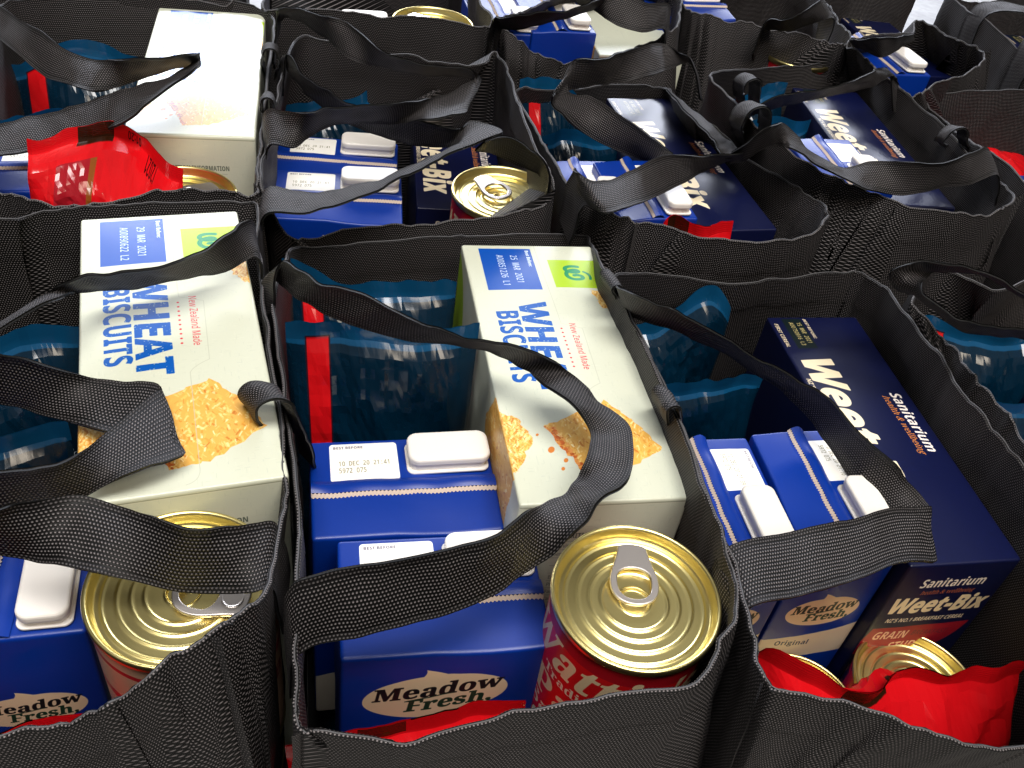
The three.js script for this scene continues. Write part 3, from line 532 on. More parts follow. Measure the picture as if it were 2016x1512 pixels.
// the end of a handle sewn to the outside of the bag's wall
const att = (q, dx, dz = 0, drop = 0.032) => { const e = strapEdges([q])[0]; return { A: e.A.clone().add(V(dx, -drop, dz)), B: e.B.clone().add(V(dx, -drop, dz)), isPair: true }; };
const sewn = (list, dx0, dx1) => [...(dx0 === null ? [] : [att(list[0], dx0)]), ...list, ...(dx1 === null ? [] : [att(list[list.length - 1], dx1)])];
const BASE = 0.0045;
// a handle hanging between two bags with only its bight standing up: from a base pixel to a top pixel, bent over with radius r
const bight = (bx, by, yb, tx, ty, yt, r = 0.006, half = 0.0125, lean = 0) => {
  const b = P(bx, by, yb), t = P(tx, ty, yt), out = [], w = V(lean, 0.25, 1).normalize().multiplyScalar(half), add = (c) => out.push({ A: c.clone().sub(w), B: c.clone().add(w), isPair: true });
  for (const k of [0, 0.5]) add(b.clone().lerp(t, k).add(V(-r * (0.5 + k), -r * k, 0)));
  for (let i = 0; i <= 6; i++) { const a = Math.PI * (1 - i / 6); add(t.clone().add(V(Math.cos(a) * r, Math.sin(a) * r - r, 0))); }
  for (const k of [0.5, 0]) add(b.clone().lerp(t, k).add(V(r * (0.5 + k), -r * k, 0.002)));
  return out;
};

// ---------------------------------------------------------------- front row
// bag with the open view of one pale box, a tin and a carton, cut by the picture's left edge
bag('black bag holding the pale biscuit box dated 29 MAR 2021', rimPx([[-215, 462], [0, 434], [73, 418], [150, 412], [300, 403], [470, 398], [502, 402], [507, 503], [521, 626], [537, 749], [552, 850], [560, 940], [553, 1040], [524, 1163, 0.30], [480, 1200, 0.31], [421, 1252, 0.312], [324, 1309, 0.308], [239, 1371, 0.30], [194, 1402, 0.295], [121, 1426], [0, 1446], [-150, 1455], [-470, 1440], [-420, 1000], [-310, 650]], 0.288),
  [-0.228, -0.022, -0.485, -0.172], [
  sewn([[498, 448, 502, 497, 0.305, -1], [451, 470, 451, 521, 0.312, 1], [369, 507, 390, 544, 0.314, 1], [287, 530, 307, 560, 0.315, 1], [205, 542, 225, 569, 0.316, 1], [143, 558, 164, 571, 0.318, 1], [82, 589, 107, 585, 0.32, -1], [25, 622, 41, 624, 0.32, -1], [-30, 652, -18, 664, 0.32, -1], [-120, 720, -90, 740, 0.32, -1], [-170, 850, -110, 850, 0.315, -1], [-120, 960, -70, 1000, 0.31, 1], [-40, 1010, -40, 1070, 0.305, 1], [45, 997, 60, 1098, 0.30, 1], [150, 977, 130, 1115, 0.30, 1], [243, 999, 215, 1134, 0.30, 1], [316, 1025, 300, 1150, 0.30, 1], [376, 1040, 364, 1165, 0.30, 1], [445, 1040, 440, 1169, 0.30, 1], [500, 1030, 500, 1166, 0.298, 1], [545, 1030, 532, 1158, 0.292, 1]], 0.002, 0.004),
  sewn([[-150, 690, -160, 770, 0.30, 1], [-70, 690, -80, 780, 0.305, 1], [0, 697, 0, 790, 0.305, 1], [60, 712, 50, 803, 0.303, 1], [119, 733, 82, 811, 0.301, 1], [221, 751, 176, 841, 0.299, 0], [300, 758, 290, 872, 0.2975, 0], [318, 762, 365, 890, 0.2995, 0], [300, 776, 340, 905, 0.302, 0], [213, 852, 258, 932, 0.3035, 0], [119, 917, 150, 975, 0.305, 1], [60, 925, 70, 995, 0.305, 1], [0, 928, 0, 1020, 0.305, 1], [-80, 935, -80, 1030, 0.305, 1], [-170, 950, -160, 1040, 0.30, 1]], -0.004, -0.004),
  bight(590, 900, 0.235, 524, 768, 0.308, 0.008, 0.009, 0.5),
  ], 1, [P(502, 400, 0.288), P(421, 1252, 0.312)]);
{ const o = wheatBox('pale wheat biscuit box dated 29 MAR 2021 with a strap across its biscuit picture', 1); o.position.set(-0.0685, 0.2883 - 0.245, -0.3817); o.rotation.y = 0.147; }
tin('gold-lidded tin half covered by a strap, in the bag of the 29 MAR box', [-0.0525, -0.2410], 0.276, { tilt: 0.03, tab: -1.9, turn: 2.4, mat: mCan2 });
tin('pale tin standing under the strap-covered tin', [-0.055, -0.244], 0.1225, { mat: mCan2 });
putMilk(milk('blue milk carton whose cap faces a strap beside the pale-labelled tin', 1), 'fr', 170, 1243, 0.236, true, 0.05);
packet('blue_packet', 'blue packet lying under the carton beside the pale-labelled tin', blueMat, 0.10, 0.10, 0.05, 31, [-0.145, -0.20], 0.035, [-1.55, 0, 0], { wrinkle: 0.5, flop: 0 });
packet('blue_packet', 'dark blue packet at the far end of the bag with the 29 MAR box', blueMat, 0.10, 0.25, 0.05, 11, [-0.165, -0.385], BASE, [-0.10, 0.25, 0]);
packet('blue_packet', 'dark blue packet under the folded strap left of the 29 MAR box', blueMat, 0.10, 0.245, 0.05, 12, [-0.165, -0.325], BASE, [-0.06, 0.15, 0]);
packet('red_packet', 'sliver of a red packet at the rim of the 29 MAR bag', redMat, 0.10, 0.13, 0.03, 41, [-0.125, -0.20], 0.07, [-0.1, 0.1, 0.1], { seal: 0.01 });

// bag in the middle
const wheatB = wheatBox('pale wheat biscuit box dated 25 MAR 2021, strap folded over its biscuits', 0); wheatB.position.set(0.1351, 0.2695 - 0.245, -0.3827); wheatB.rotation.y = 0.002;
bag('black bag holding the 25 MAR 2021 box, two label-up cartons and the red sauce tin', rimPx([[590, 489, 0.262], [700, 482, 0.262], [869, 473, 0.26], [923, 465, 0.26], [1150, 466, 0.26], [1166, 478, 0.268], [1187, 520], [1215, 575], [1245, 635], [1302, 751], [1346, 849], [1388, 965], [1410, 1020], [1432, 1089], [1449, 1148], [1443, 1228], [1417, 1267], [1363, 1352], [1234, 1369], [1075, 1389], [966, 1414], [797, 1461], [743, 1458], [624, 1434], [592, 1445], [581, 1400], [582, 1297], [582, 1148], [588, 1040], [580, 936], [565, 815], [548, 690], [540, 596], [560, 520]], 0.288),
  [-0.008, 0.182, -0.502, -0.172], [
  sewn([[555, 512, 522, 548, 0.305, 1], [590, 528, 560, 566, 0.308, 1], [636, 559, 590, 588, 0.31, 1], [709, 579, 655, 622, 0.308, 1], [772, 610, 715, 645, 0.306, 1], [840, 642, 785, 665, 0.305, 1], [913, 664, 880, 677, 0.304, 1], [986, 678, 967, 693, 0.303, 1], [1073, 708, 1030, 716, 0.302, 1], [1127, 752, 1085, 758, 0.300, -1], [1185, 792, 1125, 800, 0.298, -1], [1236, 838, 1160, 845, 0.296, 0], [1247, 880, 1160, 880, 0.299, 0], [1244, 925, 1150, 912, 0.302, 0], [1224, 960, 1137, 940, 0.304, 1], [1186, 986, 1118, 966, 0.306, 1], [1130, 1032, 1082, 1000, 0.306, 1], [1065, 1090, 1040, 1022, 0.304, -1], [990, 1158, 980, 1050, 0.302, -1], [887, 1203, 897, 1076, 0.30, -1], [798, 1228, 798, 1099, 0.298, -1], [698, 1252, 698, 1116, 0.297, -1], [590, 1287, 578, 1148, 0.294, -1]], -0.005, -0.004),
  bight(1222, 610, 0.245, 1205, 548, 0.298, 0.0025),
  bight(1326, 850, 0.245, 1314, 780, 0.298, 0.003, 0.011),
  ], 2, [P(590, 489, 0.262), P(1160, 467, 0.262), P(590, 1445, 0.288)]);
{ const o = milk('blue milk carton marked 21:41 with cap fully showing, beside the 25 MAR box', 0); o.position.set(0.0450, 0.236 - MH, -0.3220); o.rotation.y = 0.014; }
{ const o = milk('blue milk carton under the strap with emblem facing out, beside the red sauce tin', 0); o.position.set(0.0569, 0.237 - MH, -0.2541); o.rotation.y = -0.006; }
packet('blue_packet', 'blue packet lying flat under the two label-up cartons', blueMat, 0.10, 0.14, 0.06, 32, [0.05, -0.22], 0.036, [-1.55, 0, 0], { wrinkle: 0.5, flop: 0 });
tin('red sauce tin with bright golden lid and ring pull, beside the 25 MAR box', [0.1378, -0.2260], 0.2703, { tab: -0.18, turn: -2.2, tilt: 0.03, tiltZ: 0.02 });
tin('red sauce tin standing under the bright golden-lidded one', [0.140, -0.2247], 0.1225, {});
packet('blue_packet', 'dark blue packet with red stripe right behind the 21:41 carton', blueMat, 0.104, 0.275, 0.032, 13, [0.038, -0.381], BASE, [-0.03, 0, 0], { flop: 0.004, crumple: 0.4 });
packet('blue_packet', 'dark blue packet with red stripe at the back wall beside the 25 MAR box', blueMat, 0.104, 0.272, 0.032, 14, [0.036, -0.435], BASE, [-0.06, 0.02, 0], { flop: 0.006, crumple: 0.4, ragged: 3 });
packet('red_packet', 'red packet showing below the oval emblem at the rim of the middle bag', redMat, 0.11, 0.13, 0.024, 42, [0.045, -0.193], 0.070, [-0.05, 0, 0.04], { seal: 0.012 });

// bag with the dark blue cereal box and two turned cartons
bag('black bag holding the dark cereal box dated 15 MAR 2021 and two turned cartons', rimPx([[1213, 538, 0.275], [1346, 544, 0.264], [1466, 560, 0.262], [1553, 550, 0.262], [1672, 534, 0.262], [1690, 535, 0.262], [1737, 563, 0.265], [1773, 602, 0.27], [1818, 658, 0.272], [1862, 716, 0.272], [1895, 772, 0.272], [1934, 819, 0.272], [1973, 863, 0.272], [2016, 915, 0.272], [2090, 1010, 0.272], [2150, 1150, 0.272], [2140, 1320, 0.272], [2060, 1470, 0.275], [2016, 1473, 0.275], [1950, 1472, 0.28], [1890, 1458, 0.285], [1820, 1437], [1732, 1409], [1626, 1378], [1538, 1362], [1505, 1340], [1490, 1270], [1470, 1205], [1450, 1120], [1425, 1060], [1398, 985], [1354, 862], [1310, 760], [1252, 640], [1222, 575]], 0.288),
  [0.182, 0.375, -0.475, -0.160], [
  sewn([[1214, 562, 1232, 612, 0.295, 1], [1245, 582, 1262, 628, 0.30, 1], [1304, 602, 1333, 650, 0.30, 1], [1412, 658, 1408, 687, 0.295, 1], [1503, 712, 1475, 728, 0.285, 1], [1574, 754, 1532, 765, 0.278, 1], [1634, 785, 1590, 820, 0.272, 1], [1690, 855, 1640, 890, 0.267, 1], [1756, 920, 1705, 965, 0.263, 1], [1815, 985, 1790, 1060, 0.2615, 0], [1830, 997, 1844, 1103, 0.264, 0], [1800, 1000, 1815, 1106, 0.267, 0], [1756, 1000, 1767, 1110, 0.271, 1], [1678, 1023, 1697, 1138, 0.276, 1], [1553, 1048, 1590, 1170, 0.281, 1], [1430, 1077, 1470, 1200, 0.285, 1]], null, -0.002),
  ], 3, [P(1684, 533, 0.262), P(1500, 1340, 0.288)]);
{ const o = weetBox('dark blue cereal box dated 15 MAR 2021 beside two turned cartons', 0.066, 0.205, 0.23); o.position.set(0.3300, 0.239 - 0.23, -0.3516); }
putMilk(milk('blue milk carton marked 21:10 beside the 15 MAR cereal box', 2), 'br', 1657, 844, 0.248, true, 0.0, 0.87);
putMilk(milk('blue milk carton marked 21:39 against the wall of the 15 MAR bag', 1), 'br', 1470, 860, 0.245, true, 0.0, 0.87);
packet('blue_packet', 'dark blue packet with upright corner at the back of the 15 MAR bag', blueMat, 0.098, 0.242, 0.040, 15, [0.232, -0.445], BASE, [-0.05, 0.12, 0.03], { flop: 0.008, crumple: 0.4, ragged: 4, crumple: 0.6 });
packet('blue_packet', 'dark blue packet right behind the 21:39 carton', blueMat, 0.098, 0.226, 0.040, 16, [0.232, -0.395], BASE, [-0.02, 0.03, 0], { flop: 0.01, crumple: 0.4 });
{ const c = P(1807, 1348, 0.17); tin('low shaded tin beside the oval emblem in the 15 MAR bag', [c.x, c.z], 0.17, { tab: 2.9, turn: 1 }).scale.set(0.92, 1, 0.92); }
{ const c = P(1572, 1395, 0.155); tin('low tin mostly behind the red packet in the 15 MAR bag', [c.x, c.z], 0.155, { tab: 1, turn: 1, mat: mCan2 }).scale.set(0.92, 1, 0.92); }
packet('red_packet', 'crumpled red packet along the rim of the 15 MAR bag', redMat, 0.158, 0.175, 0.024, 43, [0.279, -0.194], 0.024, [-0.03, -0.02, -0.05], { seal: 0.012, wrinkle: 1.5, ragged: 4, crumple: 1.3, fine: 1, facet: 0.004 });
// bag at the right edge
bag('black bag with a curled handle beside the 15 MAR bag', [...rimPx([[1800, 592], [1850, 532], [1970, 570]], 0.275), V(0.50, 0.28, -0.46), V(0.58, 0.28, -0.44), V(0.585, 0.28, -0.3), V(0.58, 0.28, -0.17), V(0.48, 0.28, -0.165), V(0.41, 0.27, -0.175), ...rimPx([[2150, 1060], [2060, 930], [2004, 847], [1959, 788], [1918, 744], [1862, 672]], 0.262)],
  [0.385, 0.57, -0.455, -0.175], [
  [[2110, 670, 2110, 690, 0.30, 1], [2016, 648, 2016, 665, 0.305, 1], [1945, 643, 1940, 658, 0.308, 1], [1918, 638, 1905, 652, 0.31, 1], [1879, 624, 1865, 634, 0.312, 1], [1840, 600, 1834, 606, 0.314, 1], [1814, 580, 1806, 585, 0.316, 1], [1803, 560, 1775, 565, 0.318, 1], [1815, 545, 1765, 535, 0.322, -1], [1838, 533, 1795, 516, 0.325, -1], [1890, 533, 1862, 518, 0.325, -1], [1932, 542, 1906, 524, 0.323, -1], [1973, 566, 1959, 545, 0.32, -1], [2020, 590, 2016, 578, 0.315, -1], [2100, 640, 2100, 620, 0.31, -1]],
  sewn([[1748, 545, 1790, 580, 0.295, 1], [1757, 533, 1800, 575, 0.312, 1], [1775, 545, 1810, 582, 0.305, 1]], null, null),
  ], 4, []);
packet('blue_packet', 'dark blue packet under the curled handle', blueMat, 0.10, 0.245, 0.05, 17, [0.455, -0.425], BASE, [-0.04, -0.1, 0], { flop: 0.005, crumple: 0.4, ragged: 4 });
packet('blue_packet', 'dark blue packet in front of the one under the curled handle', blueMat, 0.10, 0.215, 0.05, 18, [0.455, -0.365], BASE, [-0.04, -0.05, 0], {});
atCorner(weetBox('dark cereal box in the bag with the curled handle', 0.068, 0.2, 0.185, 1), 0.068, 0.185, 0.2, 'bl', 1985, 590, 0.21, -0.1);
putMilk(milk('blue milk carton in the bag with the curled handle', 1), 'bl', 2000, 868, 0.20, true, 0.0);

// ---------------------------------------------------------------- second row
bag('black bag with the red barcoded packet and a glaring pale box', rimPx([[10, 8], [100, -4], [300, -8], [500, 12], [537, 36], [530, 120], [521, 200], [513, 280], [506, 340], [500, 390], [451, 375], [364, 378], [306, 381], [204, 397], [122, 406], [58, 394], [0, 380], [-90, 370], [-80, 250], [-40, 100]], 0.285),
  [-0.212, -0.042, -0.79, -0.515], [
  sewn([[-60, -10, -60, 40, 0.30, 1], [0, 20, 0, 68, 0.31, 1], [38, 44, 35, 100, 0.312, 1], [87, 77, 87, 138, 0.312, 1], [131, 102, 135, 162, 0.312, 1], [186, 124, 190, 172, 0.313, 1], [247, 122, 262, 154, 0.316, 1], [320, 112, 335, 135, 0.32, 1], [378, 108, 385, 124, 0.323, 1], [392, 116, 388, 130, 0.322, -1], [335, 152, 350, 163, 0.318, -1], [268, 172, 292, 206, 0.312, -1], [204, 189, 233, 245, 0.302, 1], [125, 215, 145, 275, 0.288, 1], [58, 230, 60, 300, 0.280, 1], [0, 245, 0, 308, 0.282, 1], [-80, 262, -80, 325, 0.285, 1]], -0.004, -0.004),
  bight(534, 150, 0.25, 532, 88, 0.312, 0.006, 0.011),
  bight(534, 240, 0.25, 526, 186, 0.304, 0.004, 0.011),
  ], 5, [P(500, 390, 0.285), P(537, 36, 0.285)]);
{ const o = wheatBox('pale wheat biscuit box with white glare over its top, behind the barcoded packet', 1); o.position.set(-0.0770, 0.2801 - 0.245, -0.7044); o.rotation.y = -0.006; }
tin('golden-lidded tin beside the red barcoded packet', [-0.083, -0.552], 0.262, { tab: -1.0, turn: 1 });
tin('tin standing under the one beside the barcoded packet', [-0.083, -0.552], 0.1225, {});
packet('red_packet', 'upright red packet with upside-down barcode', redCodeMat, 0.088, 0.148, 0.040, 44, [-0.136, -0.535], 0.150, [-0.10, -0.06, -0.10], { box: 0.14, crumple: 0.35, facet: 0.0016, seal: 0.012, wrinkle: 1.7, flop: 0.02, ragged: 2 });
packet('red_packet', 'red packet lying under the upright barcoded one', redMat, 0.12, 0.14, 0.12, 45, [-0.15, -0.53], 0.075, [-1.5, 0, 0], { wrinkle: 0.5 });
packet('blue_packet', 'dark blue packet with red stripe behind the strap of the barcoded bag', blueMat, 0.12, 0.262, 0.05, 19, [-0.165, -0.735], BASE, [-0.05, 0.1, 0], { flop: 0.008, crumple: 0.4, ragged: 3 });
packet('blue_packet', 'dark blue packet in front of the red-striped one in the barcoded bag', blueMat, 0.10, 0.24, 0.05, 20, [-0.17, -0.665], BASE, [-0.05, 0.1, 0], {});
{ const o = milk('blue milk carton left of the barcoded packet, cap showing', 0); o.position.set(-0.166, 0.247 - MH, -0.612); o.rotation.y = 0.05; }
packet('blue_packet', 'blue packet lying under the carton left of the barcoded packet', blueMat, 0.09, 0.07, 0.07, 33, [-0.166, -0.58], 0.042, [-1.55, 0, 0], { wrinkle: 0.5, flop: 0 });

bag('black bag with two handles crossing and a golden tin, behind the 25 MAR bag', rimPx([[595, 78], [700, 90], [800, 112], [871, 127], [950, 127], [972, 106], [993, 122], [1011, 178], [1036, 248], [1074, 330], [1090, 372, 0.28], [1084, 392, 0.272], [1030, 416, 0.265], [960, 429, 0.262], [871, 440, 0.26], [792, 446, 0.26], [680, 457, 0.26], [600, 470, 0.26], [575, 466, 0.265], [540, 425, 0.275], [517, 370], [521, 295], [541, 210], [556, 150]], 0.285),
  [-0.03, 0.162, -0.755, -0.512], [
  sewn([[545, 40, 548, 60, 0.30, 1], [552, 16, 560, 36, 0.318, 1], [585, 14, 590, 42, 0.322, 1], [633, 35, 640, 66, 0.322, 1], [680, 60, 687, 98, 0.32, 1], [744, 98, 750, 126, 0.318, 1], [807, 122, 815, 146, 0.316, 1], [871, 130, 880, 148, 0.314, 1], [925, 141, 928, 150, 0.312, 1], [947, 155, 918, 215, 0.305, 0], [935, 158, 915, 222, 0.308, 0], [871, 187, 839, 235, 0.308, 0], [807, 203, 776, 238, 0.308, 1], [712, 208, 712, 240, 0.306, 1], [649, 213, 649, 249, 0.304, 1], [601, 225, 607, 270, 0.302, 1], [560, 222, 575, 288, 0.30, 1], [528, 218, 530, 286, 0.295, 1]], -0.004, -0.005),
  sewn([[565, 108, 552, 117, 0.295, 1], [595, 143, 575, 152, 0.296, 1], [642, 178, 612, 192, 0.294, 1], [687, 206, 655, 224, 0.29, 1], [760, 228, 730, 262, 0.287, 1], [830, 240, 800, 282, 0.288, 1], [895, 258, 870, 288, 0.291, 1], [931, 238, 905, 286, 0.30, 0], [990, 264, 906, 289, 0.306, 0], [940, 277, 910, 293, 0.307, -1], [899, 287, 880, 306, 0.306, -1], [855, 305, 840, 328, 0.304, -1], [807, 324, 792, 352, 0.302, -1], [744, 354, 725, 382, 0.30, -1], [680, 370, 665, 404, 0.298, -1], [617, 378, 600, 420, 0.297, -1], [525, 371, 523, 424, 0.292, -1]], -0.004, -0.004),
  [att([1076, 322, 1060, 345, 0.285, 1], 0.004), [1076, 322, 1060, 345, 0.285, 1], [1030, 283, 1010, 322, 0.297, 1], [998, 270, 965, 300, 0.302, 1], [955, 278, 935, 296, 0.305, 1]],
  ], 6, [P(993, 122, 0.285), P(590, 470, 0.26), P(517, 370, 0.285)]);
{ const o = milk('blue milk carton under the crossing handles, behind its twin', 0); o.position.set(0.0215, 0.222 - MH, -0.6780); o.rotation.y = -0.09; }
{ const o = milk('blue milk carton in front of its twin, beside the golden tin and crossing handles', 0); o.position.set(0.0194, 0.230 - MH, -0.6095); o.rotation.y = -0.06; }
packet('blue_packet', 'blue packet lying under the two cartons of the crossed-handle bag', blueMat, 0.10, 0.14, 0.06, 34, [0.02, -0.575], 0.036, [-1.55, 0, 0], { wrinkle: 0.5, flop: 0 });
tin('golden-lidded red tin beside the cartons under the crossing handles', [0.136, -0.5800], 0.2539, { tab: 0.55, turn: -2.2 });
tin('tin standing under the one beside the crossing handles', [0.136, -0.5800], 0.1225, {});
atCorner(weetBox('dark blue cereal box behind the golden tin of the crossed-handle bag', 0.07, 0.16, 0.20, 0), 0.07, 0.20, 0.16, 'fl', 820, 409, 0.218, -0.06);
packet('blue_packet', 'dark blue packet in the far corner of the crossed-handle bag', blueMat, 0.10, 0.235, 0.05, 21, [0.028, -0.735], BASE, [-0.03, 0.1, 0], { flop: 0.01, crumple: 0.4, ragged: 3 });

bag('black bag with a broad brown-lit handle, cereal box and turned cartons', rimPx([[1018, 178, 0.27], [1081, 183, 0.266], [1182, 170, 0.264], [1262, 171, 0.264], [1310, 176, 0.266], [1322, 186, 0.272], [1363, 222], [1420, 266, 0.275], [1470, 310, 0.27], [1560, 365, 0.268], [1600, 390, 0.27], [1627, 412, 0.275], [1620, 440], [1597, 462], [1537, 475], [1436, 475], [1373, 470], [1325, 454], [1258, 440], [1220, 428], [1176, 406], [1135, 376], [1103, 345], [1080, 300], [1052, 245]], 0.283),
  [0.170, 0.345, -0.745, -0.485], [
  sewn([[1362, 122, 1368, 132, 0.282, 1], [1335, 103, 1345, 124, 0.30, 1], [1303, 87, 1309, 140, 0.305, 1], [1265, 92, 1262, 152, 0.308, 1], [1233, 103, 1225, 160, 0.308, 1], [1182, 117, 1173, 167, 0.308, 1], [1135, 126, 1115, 172, 0.308, 1], [1118, 140, 1090, 190, 0.306, 0], [1118, 180, 1084, 203, 0.298, 0], [1163, 190, 1110, 230, 0.292, 0], [1214, 222, 1160, 268, 0.285, 1], [1262, 255, 1215, 296, 0.28, 1], [1325, 303, 1275, 318, 0.275, 1]], 0.016, null),
  sewn([[1128, 345, 1150, 400, 0.295, 1], [1140, 346, 1172, 404, 0.305, 1], [1160, 358, 1186, 414, 0.305, 1], [1189, 356, 1210, 416, 0.303, 1], [1246, 337, 1262, 397, 0.30, 1], [1303, 312, 1325, 364, 0.297, 1], [1345, 305, 1373, 343, 0.295, 1], [1420, 306, 1430, 317, 0.295, 1], [1462, 304, 1460, 309, 0.296, 1], [1450, 300, 1430, 305, 0.296, -1], [1436, 278, 1410, 282, 0.294, -1], [1404, 250, 1380, 248, 0.29, -1], [1363, 219, 1345, 212, 0.286, -1], [1318, 180, 1312, 176, 0.284, -1]], -0.004, null),
  ], 7, [P(1627, 412, 0.28), P(1258, 440, 0.283)]);
{ const o = weetBox('dark cereal box beside the turned cartons under the broad handle', 0.064, 0.205, 0.25, 1); o.position.set(0.2886, 0.2593 - 0.25, -0.6292); o.rotation.y = 0.076; }
putMilk(milk('blue milk carton beside the cereal box under the broad handle', 2), 'fr', 1376, 430, 0.268, true, 0.05, 0.85);
putMilk(milk('blue milk carton against the wall, beside its twin under the broad handle', 1), 'bl', 1068, 314, 0.258, true, 0.03, 0.8);
packet('blue_packet', 'dark blue packet behind the twin cartons under the broad handle', blueMat, 0.085, 0.245, 0.045, 22, [0.214, -0.672], BASE, [-0.03, 0.06, 0], { flop: 0.012, crumple: 0.4, ragged: 2, wrinkle: 1.5 });
packet('blue_packet', 'dark blue packet at the far wall under the broad handle', blueMat, 0.085, 0.258, 0.035, 23, [0.214, -0.712], BASE, [-0.02, 0.06, 0], { flop: 0.006, crumple: 0.4, ragged: 3 });
packet('red_packet', 'red packet corner at the rim below the broad handle', redMat, 0.06, 0.20, 0.02, 46, [0.272, -0.492], 0.075, [-0.05, 0, 0.1], { seal: 0.01 });

bag('black bag with a pale-lit handle over its far end and a cereal box', rimPx([[1400, 148], [1500, 136, 0.27], [1590, 128, 0.265], [1680, 120, 0.265], [1700, 126, 0.268], [1756, 166], [1835, 230, 0.28], [1908, 308, 0.275], [1960, 350, 0.275], [1994, 384, 0.278], [1985, 405], [1965, 416], [1908, 425], [1860, 419], [1781, 403], [1717, 381], [1654, 354], [1605, 332], [1545, 290], [1490, 245], [1440, 195]], 0.283),
  [0.355, 0.525, -0.785, -0.515], [
  sewn([[1440, 300, 1436, 322, 0.29, 1], [1468, 283, 1466, 315, 0.302, 1], [1500, 257, 1498, 292, 0.312, 1], [1531, 249, 1533, 280, 0.313, 1], [1555, 262, 1558, 284, 0.308, -1], [1585, 290, 1578, 305, 0.30, -1], [1622, 314, 1605, 325, 0.296, -1], [1650, 328, 1632, 338, 0.294, 0], [1668, 330, 1672, 355, 0.295, 0], [1717, 326, 1717, 368, 0.296, 1], [1781, 325, 1781, 377, 0.297, 1], [1844, 322, 1844, 370, 0.297, 1], [1908, 310, 1908, 356, 0.297, 1], [1950, 302, 1962, 340, 0.29, 1]], null, 0.016),
  sewn([[1480, 215, 1478, 228, 0.29, 1], [1495, 204, 1500, 220, 0.298, 1], [1543, 187, 1550, 205, 0.304, 1], [1622, 173, 1628, 190, 0.31, 1], [1670, 162, 1676, 180, 0.314, 1], [1705, 146, 1715, 170, 0.316, 1], [1730, 134, 1756, 150, 0.312, 1], [1750, 150, 1770, 168, 0.292, 1]], -0.002, 0.018),
  bight(1474, 290, 0.25, 1488, 205, 0.335, 0.010, 0.010),
  bight(1468, 220, 0.25, 1476, 150, 0.335, 0.006, 0.010),
  ], 8, [P(1994, 384, 0.28), P(1690, 122, 0.283)]);
{ const o = weetBox('dark cereal box with big cream lettering under the pale-lit handle', 0.066, 0.205, 0.246, 1); o.position.set(0.472, 0.255 - 0.246, -0.675); o.rotation.y = -0.05; }
putMilk(milk('blue milk carton beside the big-lettered cereal box under the pale-lit handle', 2), 'br', 1672, 274, 0.268, true, 0.0, 0.88);
packet('blue_packet', 'dark blue packet behind the carton under the pale-lit handle', blueMat, 0.085, 0.255, 0.045, 24, [0.388, -0.735], BASE, [-0.03, 0.06, 0], { flop: 0.01, crumple: 0.4, ragged: 2 });
packet('blue_packet', 'dark blue packet between the carton and the big-lettered cereal box', blueMat, 0.085, 0.25, 0.04, 25, [0.388, -0.692], BASE, [-0.03, 0.06, 0], { flop: 0.01, crumple: 0.4, ragged: 2 });

bag('black bag with a thin upright handle loop and a red packet', rimBox(0.55, 0.73, -0.745, -0.49, 0.272, 9), [0.55, 0.73, -0.745, -0.49], [
  bight(1890, 300, 0.235, 1884, 250, 0.30, 0.010, 0.006),
  ], 9, []);
packet('red_packet', 'red packet lying in the bag with the thin upright loop', redMat, 0.12, 0.09, 0.03, 47, [0.635, -0.675], 0.185, [-1.1, 0.05, 0], { facet: 0.0012 });
putMilk(milk('blue milk carton in the bag with the thin upright loop', 0), 'br', 2040, 345, 0.23, true);
atCorner(weetBox('dark cereal box in the bag with the thin upright loop', 0.07, 0.2, 0.16, 0), 0.07, 0.16, 0.2, 'bl', 1990, 310, 0.165, 0);

// ---------------------------------------------------------------- third row and beyond
bag('black bag with a golden tin at its rim behind the crossed-handle bag', rimBox(-0.035, 0.158, -1.06, -0.80, 0.285, 10), [-0.035, 0.158, -1.06, -0.80], [], 10, [V(0.158, 0.285, -0.80)]);
tin('golden-lidded tin at the rim of the bag behind the crossed-handle bag', [0.112, -0.848], 0.268, { tab: 0.8, turn: 1 });
tin('tin standing under the one at that rim', [0.112, -0.848], 0.1225, {});
{ const o = milk('blue milk carton left of the tin behind the crossed-handle bag', 0); o.position.set(0.028, 0.25 - MH, -0.86); }
bag('black bag with two cartons, pale box and red packet in the third row', rimPx([[985, 40, 0.285], [1040, 20], [1120, -20], [1230, -30], [1330, -10], [1338, 25], [1322, 62], [1262, 92, 0.27], [1201, 110, 0.262], [1112, 124, 0.258], [1046, 100, 0.262], [1010, 72, 0.275]], 0.285), [0.176, 0.36, -1.02, -0.765], [
  sewn([[970, 42, 985, 62, 0.285, 1], [990, 34, 1005, 58, 0.30, 1], [1055, 28, 1060, 50, 0.308, 1], [1106, 21, 1108, 38, 0.312, 1], [1165, 6, 1165, 18, 0.315, 1], [1215, -20, 1215, -5, 0.315, 1]], -0.003, null),
  sewn([[1165, -8, 1160, 10, 0.315, 1], [1215, 0, 1215, 35, 0.312, 1], [1270, 12, 1265, 56, 0.308, 1], [1318, 22, 1312, 52, 0.30, 1]], null, 0.004),
  ], 11, []);
putMilk(milk('blue milk carton nearest the pale box in the third row', 2), 'fr', 1176, 66, 0.262, true, 0.03);
putMilk(milk('blue milk carton at the wall beside its twin in the third row', 1), 'fr', 1074, 70, 0.256, true, 0.05);
atCorner(wheatBox('pale box under the raised handle in the third row', 2), 0.085, 0.245, 0.214, 'fl', 1180, 108, 0.2505, 0.0);
packet('red_packet', 'red packet at the low rim of the third row bag with twin cartons', redMat, 0.11, 0.19, 0.02, 48, [0.245, -0.782], 0.06, [-0.05, 0, -0.02], {});
